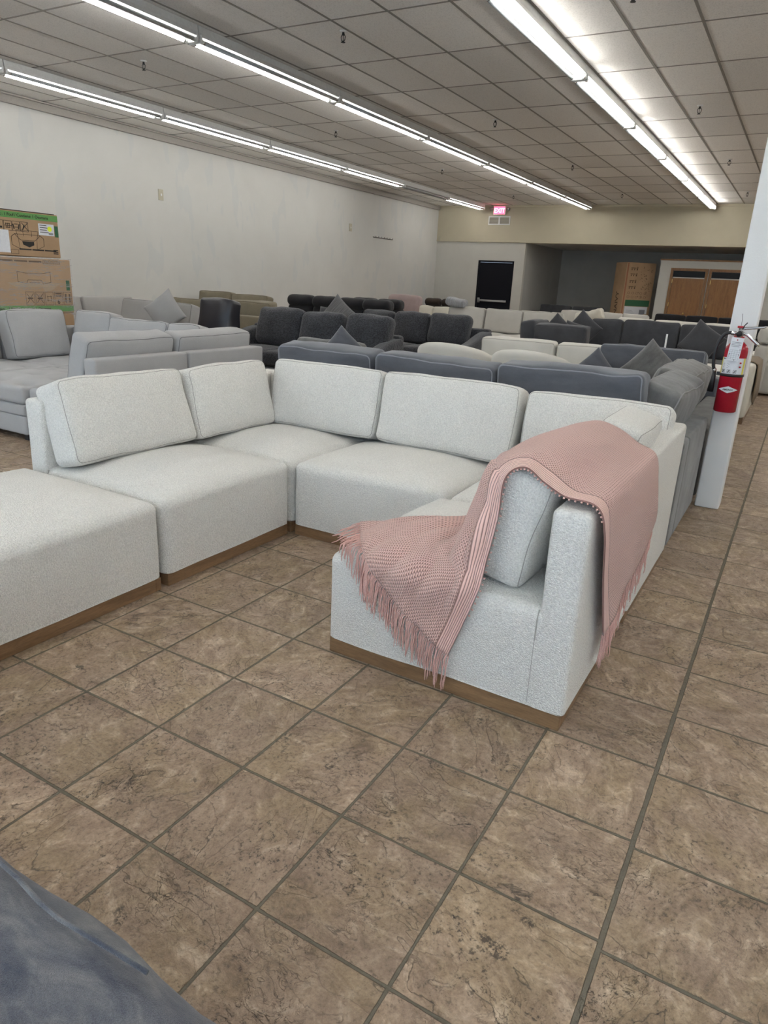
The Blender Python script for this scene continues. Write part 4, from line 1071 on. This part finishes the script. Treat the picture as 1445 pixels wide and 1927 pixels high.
for a, b_ in ((-4.9, -4.2), (-4.2, -3.5), (-3.5, -2.95)): cushion(t, 'back_cushion', (a + b_) / 2, 16.45, .46, b_ - a - .01, .44, .2, face=0, lean=10, mat=STONE, pipe=0)
o = obj('folded_throw', soft(.5, .3, .2, .07, n=6, nz=.03, nf=9), CREAM, None, (-3.42, 13.3, .90), (0, rad(-14), 0)); tag(o, 'crumpled cream throw on the right end of the stone linen sectional', 'blanket')

# ---- far left row
def recliner(label, xs, y, z, mat, name='recliner_sofa', w_=.6, cat='recliner'):
    t = thing(name, label, cat, (sum(xs) / len(xs), y, 0))
    x0, x1 = min(xs) - w_ / 2 - .1, max(xs) + w_ / 2 + .1
    base_part(t, x0, x1, y - .75, y + .2, .04, .46, mat, .05)
    for x in (x0, x1): base_part(t, x - .12, x + .10, y - .75, y + .12, .06, .66, mat, .07, 'armrest')
    for x in xs:
        obj('back_cushion', soft(w_ - .01, .26, z - .60, .09, n=6, bulge=(0, .04, .01, 0), nz=.01), mat, t, (x, y, .46 + (z - .60) / 2))
        obj('head_pillow', soft(w_ - .01, .28, .20, .09, n=6, bulge=(0, .03, .02, 0), nz=.01), mat, t, (x, y - .02, z - .08))
    return t
recliner('black fabric reclining sofa, its head pillows in a row, by the left wall', [-8.6, -8.0, -7.4, -6.85], 11.5, .97, BLACKF)
recliner('second black fabric reclining sofa, slightly farther, right of the black row', [-8.0, -7.4], 12.9, .95, BLACKF)
pillow('large ribbed grey pillow standing on its corner behind the charcoal sofa', -6.22, 9.22, .80, .46, .16, (-10, 38, 0), fabric('ribbed_grey_plush', (.16, .16, .165), 200, .002, speck=.3, stretch=(40, 1, 1), big=.5), 'ribbed grey pillows')
pillow('flat ribbed grey pillow lying behind the nearer charcoal sofa', -6.52, 9.42, .70, .42, .16, (-14, 0, 0), CHAR2, 'ribbed grey pillows')
t = thing('armchair', 'mauve plush armchair in the far left row beside the black reclining sofa', 'armchair', (-8.0, 15.0, 0))
base_part(t, -8.75, -7.75, 14.6, 15.4, .03, .50, MAUVE, .05); obj('backrest', soft(.86, .26, .55, .09, n=6, bulge=(0, .03, .02, 0)), MAUVE, t, (-8.3, 15.15, .50 + .26))
t = thing('sofa', 'cream sofa in the far row right of the mauve armchair', 'sofa', (-7.4, 14.6, 0))
base_part(t, -7.7, -6.4, 14.2, 15.0, .03, .46, CREAM, .04); 
for a, b_ in ((-7.65, -7.32), (-7.30, -6.45)): cushion(t, 'back_cushion', (a + b_) / 2, 14.7, .47, b_ - a, .37, .2, face=0, lean=8, mat=CREAM, pipe=0)
recliner('dark brown plush recliner pair in the far left corner', [-9.75, -9.2], 19.6, .88, BROWN, w_=.52)

# ---- I: dark grey corner sectional
t = thing('sofa', 'dark grey velvet corner sectional facing the camera in front of the oak doors', 'sofa', (-2.0, 10.3, 0))
base_part(t, -3.15, -.55, 9.95, 10.95, .03, .42, CHAR2); base_part(t, -3.15, -.55, 10.83, 10.95, .422, .78, CHAR2, .03, 'backrest')
seatc(t, -3.14, -.56, 9.95, 10.8, .422, .54, CHAR2)
base_part(t, -3.15, -2.2, 8.78, 9.94, .03, .42, CHAR2); seatc(t, -2.95, -2.2, 8.95, 9.94, .422, .52, CHAR2); base_part(t, -3.15, -2.96, 8.70, 9.94, .422, .70, CHAR2, .04, 'side_rest')
for a, b_, hh in ((-2.66, -2.22, .42), (-2.20, -1.46, .43), (-1.44, -.80, .42)): cushion(t, 'back_cushion', (a + b_) / 2, 10.56, .55, b_ - a, hh, .22, face=0, lean=9, mat=CHAR2, pipe=.004)
cushion(t, 'back_cushion', -3.0, 9.2, .47, .62, .48, .2, face=90, lean=8, mat=CHAR2, pipe=0)
cushion(t, 'back_cushion', -2.58, 8.86, .47, .66, .46, .2, face=180, lean=6, mat=CHAR2, pipe=.004)
pillow('dark grey pillow standing on its corner in the left of the dark grey sectional', -2.68, 10.15, .82, .40, .14, (-12, 38, 0), CHAR2, 'dark grey throw pillows')
pillow('small dark grey pillow with its tip above the left arm of the dark grey sectional', -2.88, 9.62, .80, .36, .12, (-12, 40, 15), CHAR2, 'dark grey throw pillows')
pillow('plump dark grey pillow just right of the small pointed one', -2.66, 9.72, .76, .34, .15, (-12, 12, 10), CHAR2, 'dark grey throw pillows')
pillow('large dark grey pillow standing on its corner near the white column', -1.09, 10.0, .79, .42, .14, (-14, 32, 0), CHAR2, 'dark grey throw pillows')
t = thing('sofa', 'cream white sofa right of the slate sectional, partly behind the extinguisher hose', 'sofa', (-.8, 8.3, 0))
base_part(t, -1.17, -.56, 7.8, 8.6, .03, .52, WHITE, .03); seatc(t, -1.17, -.56, 7.8, 8.6, .522, .64, WHITE, r=.04)

# ---- rear rows near the alcove
t = thing('sofa', 'cream white sofa in front of the long black sofa near the oak doors', 'sofa', (-1.9, 14.2, 0))
base_part(t, -3.1, -.6, 13.6, 14.5, .03, .46, WHITE)
for a, b_ in ((-3.07, -2.42), (-2.40, -1.62), (-1.60, -.85)): cushion(t, 'back_cushion', (a + b_) / 2, 14.1, .47, b_ - a - .01, .42, .2, face=0, lean=8, mat=WHITE, pipe=0)
t = thing('sofa', 'long black sofa standing before the oak double doors', 'sofa', (-2.2, 19.6, 0))
base_part(t, -3.42, -.3, 19.2, 20.1, .03, .46, BLACKF)
for k in range(4): cushion(t, 'back_cushion', -3.0 + k * .75, 19.7, .47, .73, .40, .2, face=0, lean=6, mat=BLACKF, pipe=0)
t = thing('sofa', 'dark sofa in the shade at the left end of the alcove, two pillows tops visible', 'sofa', (-6.2, 21.6, 0))
base_part(t, -7.2, -5.1, 21.2, 22.1, .03, .50, CHAR2)
for k in range(2): cushion(t, 'back_cushion', -6.65 + k * 1.0, 21.75, .50, .95, .38, .2, face=0, lean=8, mat=CHAR2, pipe=0)
t = thing('sofa', 'pale stone sofa at the mouth of the alcove behind the stone linen sectional', 'sofa', (-5.6, 19.4, 0))
base_part(t, -6.95, -4.3, 18.9, 19.8, .03, .46, STONE)
for k in range(3): cushion(t, 'back_cushion', -6.5 + k * .87, 19.5, .47, .85, .26 , .2, face=0, lean=8, mat=STONE, pipe=0)

# ---- K: beige sofa right of the column with tan throw
t = thing('sofa', 'beige sofa right of the white column with wooden feet along the aisle', 'sofa', (-.85, 9.6, 0))
base_part(t, -.52, -.365, 8.7, 9.95, .07, .66, CREAM, .045, 'armrest')
base_part(t, -1.9, -.53, 9.0 + 2.05, 9.0 + 2.2, .07, .62, CREAM, .03, 'backrest')
base_part(t, -.53 - .001, -.40, 9.96, 11.04, .07, .40, CREAM, .03)
obj('plinth', MB().bbox(-.51, -.38, 8.75, 9.9, 0, .066, .004).mesh(), PLINTH, t)
# ---- L: recliner and beige sofa right of column, farther
t = thing('sofa', 'beige sofa behind the tan throw at the right edge of the photo', 'sofa', (0, 12.3, 0))
base_part(t, -.52, .4, 11.7, 12.7, .03, .46, STONE, .04); base_part(t, -.54, -.36, 11.6, 12.7, .03, .72, STONE, .06, 'armrest')
for k in range(1): cushion(t, 'back_cushion', -.05, 12.4, .47, .8, .5, .22, face=0, lean=8, mat=STONE, pipe=0)
cushion(t, 'side_cushion', -.42, 12.0, .74, .8, .22, .2, face=90, lean=0, mat=STONE, pipe=0)

# tan throw over the arm
v = []; f = []
prof = [(-.545, .52), (-.545, .64), (-.50, .68), (-.40, .68), (-.345, .65), (-.335, .50), (-.332, .36), (-.33, .24)]
yy0, yy1 = 9.0, 9.9; NY = 30
for a in range(NY + 1):
    for q, (xx, zz) in enumerate(prof):
        fq = max(0, (q - 4) / 3)
        v.append((xx + .012 * math.sin(a * 1.1) * fq, yy0 + (yy1 - yy0) * a / NY, zz - (.05 * math.sin(a * .9) * fq if q == 7 else 0)))
n = len(prof)
for a in range(NY):
    for q in range(n - 1): f.append((a * n + q, a * n + q + 1, (a + 1) * n + q + 1, (a + 1) * n + q))
o = obj('throw_blanket', mk('tan', v, f, True), TAN); o.modifiers.new('s', 'SOLIDIFY').thickness = .012
tag(o, 'tan throw blanket hanging over the arm of the beige sofa at the right', 'blanket')

# ------------------------------------------------------------------ foreground sofa
t = thing('sofa', 'blue grey velvet sofa corner filling the bottom left of the photo', 'sofa', (-1.2, .1, 0))
base_part(t, -2.4, -.34, -.5, .40, .05, .30, FGBLUE, .05)
o = obj('seat_cushion', soft(2.06, .92, .23, .06, n=26, rs=5, bulge=(.01, .02, .03, 0), nz=.022, nf=5, seed=4), FGBLUE, t, (-1.37, -.02, .415))
b = MB()
b.tube([(-2.35 + .02 + k * .05, (.405 + .006 * math.sin(k * .9)), .536 + .003 * math.sin(k * 1.7)) for k in range(37)], .0035, 6)
obj('piping', b.mesh(smooth=True), FGBLUE, t)
obj('legs', MB().bbox(-2.3, -2.22, -.4, -.32, 0, .05, .004).bbox(-.5, -.42, -.4, -.32, 0, .05, .004).bbox(-.5, -.42, .25, .33, 0, .05, .004).bbox(-2.3, -2.22, .25, .33, 0, .05, .004).mesh(), PLINTH, t)

# ------------------------------------------------------------------ fire extinguisher on the column
ex, ey = -.325, 4.868; z0 = .665
t = thing('fire_extinguisher', 'red fire extinguisher with inspection tag mounted on the white column', 'fire extinguisher', (ex, ey, z0))
R0 = .066
obj('cylinder', MB().lathe([(R0 - .008, 0), (R0, .006), (R0, .375), (R0 - .004, .395), (R0 - .018, .415), (.030, .432), (.022, .445)], 36).mesh(smooth=True), REDP, t, (ex, ey, z0))
def wrap(a0, a1, z_0, z_1, mat, name, r=R0 + .0008, seg=16):
    v = []; f = []
    for k in range(seg + 1):
        a = rad(a0 + (a1 - a0) * k / seg)
        for z in (z_0, z_1): v.append((ex + r * math.cos(a), ey + r * math.sin(a), z))
    for k in range(seg): f.append((2 * k, 2 * k + 2, 2 * k + 3, 2 * k + 1))
    return obj(name, mk(name, v, f, True), mat, t)
wrap(-170, -10, .903, 1.0, LABW, 'instruction_label')
wrap(-166, -152, .903, 1.0, YEL, 'yellow_strip', R0 + .0012); wrap(-36, -22, .903, 1.0, YEL, 'yellow_strip', R0 + .0012)
def onring(a, z, s_=.004): a = rad(a); return (ex + (R0 + .0018) * math.cos(a), ey + (R0 + .0018) * math.sin(a), z)
b = MB()
for k in range(3):
    a = -135 + k * 30
    b.tube([onring(a - 7, .910), onring(a + 7, .910), onring(a + 7, .928), onring(a - 7, .928)], .0011, 4, closed=True); b.tube([onring(a - 3, .912), onring(a + 3, .926)], .0022, 4)
for k in range(5): b.tube([onring(-140, .940 + k * .006), onring(-112 + (k % 2) * 6, .940 + k * .006)], .0007, 4)
b.tube([onring(-146, .993), onring(-112, .993)], .0035, 4)
obj('label_print', b.mesh(), INK, t)
b = MB()
for z in (.972, .948): b.tube([onring(-58, z), onring(-50, z)], .0045, 8)
obj('label_symbols', b.mesh(), INKR, t)
mb = MB().lathe([(R0 + .0005, .886), (R0 + .004, .888), (R0 + .004, .901), (R0 + .0005, .903)], 36); mb.bbox(-R0 - .02, -R0, -.008, .008, .884, .906, .002)
o = obj('strap', mb.mesh(smooth=True), BLKRUB, t, (ex, ey, 0)); 
# logo diamond and lettering
v = [Vector(onring(-90 + a, z)) for a, z in ((-38, .808), (0, .83), (38, .808), (0, .786))]
N_ = 14; vv = []; ff = []
for k in range(N_ + 1):
    u = -1 + 2 * k / N_; a = -90 + 52 * u; hh = .021 * (1 - abs(u))
    vv += [onring(a, .808 - hh), onring(a, .808 + hh)]
for k in range(N_): ff.append((2 * k, 2 * k + 2, 2 * k + 3, 2 * k + 1))
obj('logo_diamond', mk('d', vv, ff, True), LABW, t)
tm = text_me('AMEREX', .016, .0003, True)
w_ = max(q.co.x for q in tm.vertices)
for q in tm.vertices:
    a = rad(-90) + (q.co.x - w_ / 2) / (R0 + .002); zz = .802 + q.co.y; rr = R0 + .0024 + q.co.z
    q.co = (rr * math.cos(a), rr * math.sin(a), zz)
obj('logo_lettering', tm, INK, t, (ex, ey, 0))
# valve, gauge, handles, pin
zt = z0 + .445
obj('valve', MB().lathe([(.018, zt - .004), (.018, zt + .018), (.022, zt + .022), (.022, zt + .045), (.012, zt + .05)], 16).mesh(smooth=True), CHROME, t, (ex, ey, 0))
obj('valve_seal', MB().bbox(ex - .03, ex + .03, ey - .012, ey + .012, zt + .0, zt + .016, .004).bbox(ex - .02, ex + .016, ey - .012, ey + .012, zt + .066, zt + .078, .003).mesh(), INKR, t)
obj('carry_handle', MB().tube([(ex + .005, ey, zt + .035), (ex + .04, ey - .005, zt + .03), (ex + .105, ey - .01, zt - .02), (ex + .12, ey - .012, zt - .03)], [.010, .009, .010, .006], 8).mesh(smooth=True), CHROME, t)
obj('squeeze_lever', MB().tube([(ex - .01, ey, zt + .06), (ex + .03, ey - .003, zt + .066), (ex + .12, ey - .012, zt + .077), (ex + .135, ey - .013, zt + .082)], [.009, .009, .007, .005], 8).mesh(smooth=True), CHROME, t)
obj('gauge', MB().tube([(ex, ey - .02, zt + .032), (ex, ey - .038, zt + .032)], .017, 14).mesh(smooth=True), BLKMETAL, t)
obj('safety_pin', MB().tube([(ex + .01, ey - .01, zt + .06), (ex + .02, ey - .02, zt + .085), (ex + .032, ey - .022, zt + .10)], .003, 6).tube([(ex + .0, ey - .01, zt + .07), (ex - .002, ey - .014, zt + .12), (ex - .006, ey - .016, zt + .15)], .0012, 5).mesh(), BLKMETAL, t)
hp = [(ex - .015, ey, zt + .03), (ex - .05, ey - .004, zt + .035), (ex - .085, ey - .006, zt + .02), (ex - .11, ey - .006, zt - .03), (ex - .118, ey - .006, zt - .10), (ex - .112, ey - .004, zt - .17), (ex - .10, ey - .002, zt - .20)]
hv = [Vector(p) for p in hp]; dense = [spl(hv, k * 6 / 40) for k in range(41)]
obj('hose', MB().tube(dense, .0105, 10).mesh(smooth=True), BLKRUB, t)
obj('hose_ferrule', MB().tube([(ex - .012, ey, zt + .03), (ex - .048, ey - .004, zt + .035)], .013, 12).tube([(ex - .102, ey - .002, zt - .188), (ex - .100, ey - .002, zt - .206)], .012, 10).mesh(smooth=True), CHROME, t)
obj('nozzle', MB().tube([(ex - .10, ey - .002, zt - .205), (ex - .10, ey - .002, zt - .25), (ex - .104, ey - .002, zt - .33)], [.011, .014, .020], 12).mesh(smooth=True), BLKRUB, t)
tg = MB().bbox(-.034, .034, -.001, .001, -.140, 0, .0008)
o = obj('inspection_tag', tg.mesh(), LABW, t, (ex, ey - R0 - .006, zt + .012), (rad(-3), rad(3), 0))
b = MB()
for k in range(4): b.box(-.026, .026 - (k % 2) * .006, -.0016, -.0011, -.03 - k * .008, -.027 - k * .008)
for k in range(6): b.box(-.028, .028, -.0016, -.0011, -.075 - k * .011, -.074 - k * .011)
for k in range(5): b.box(-.028 + k * .014, -.027 + k * .014, -.0016, -.0011, -.13, -.075)
obj('tag_print', b.mesh(), INKG, o)
b = MB()
for x_, z_ in ((.027, -.07), (-.025, -.10), (.026, -.10), (.008, -.132)): b.tube([(x_, -.0011, z_), (x_, -.002, z_)], .0028, 8)
obj('punch_marks', b.mesh(), INK, o)
obj('tag_dot', MB().tube([(0, -.0011, -.014), (0, -.002, -.014)], .004, 8).mesh(), INKR, o)

# thin upright tag stick behind the velvet pillow
o = obj('price_tag_holder', MB().bbox(-1.305, -1.285, 8.5, 8.505, 0, .93, .002).mesh(), WHTMETAL); tag(o, 'thin upright white sign holder standing beside the dark grey sectional', 'sign holder')
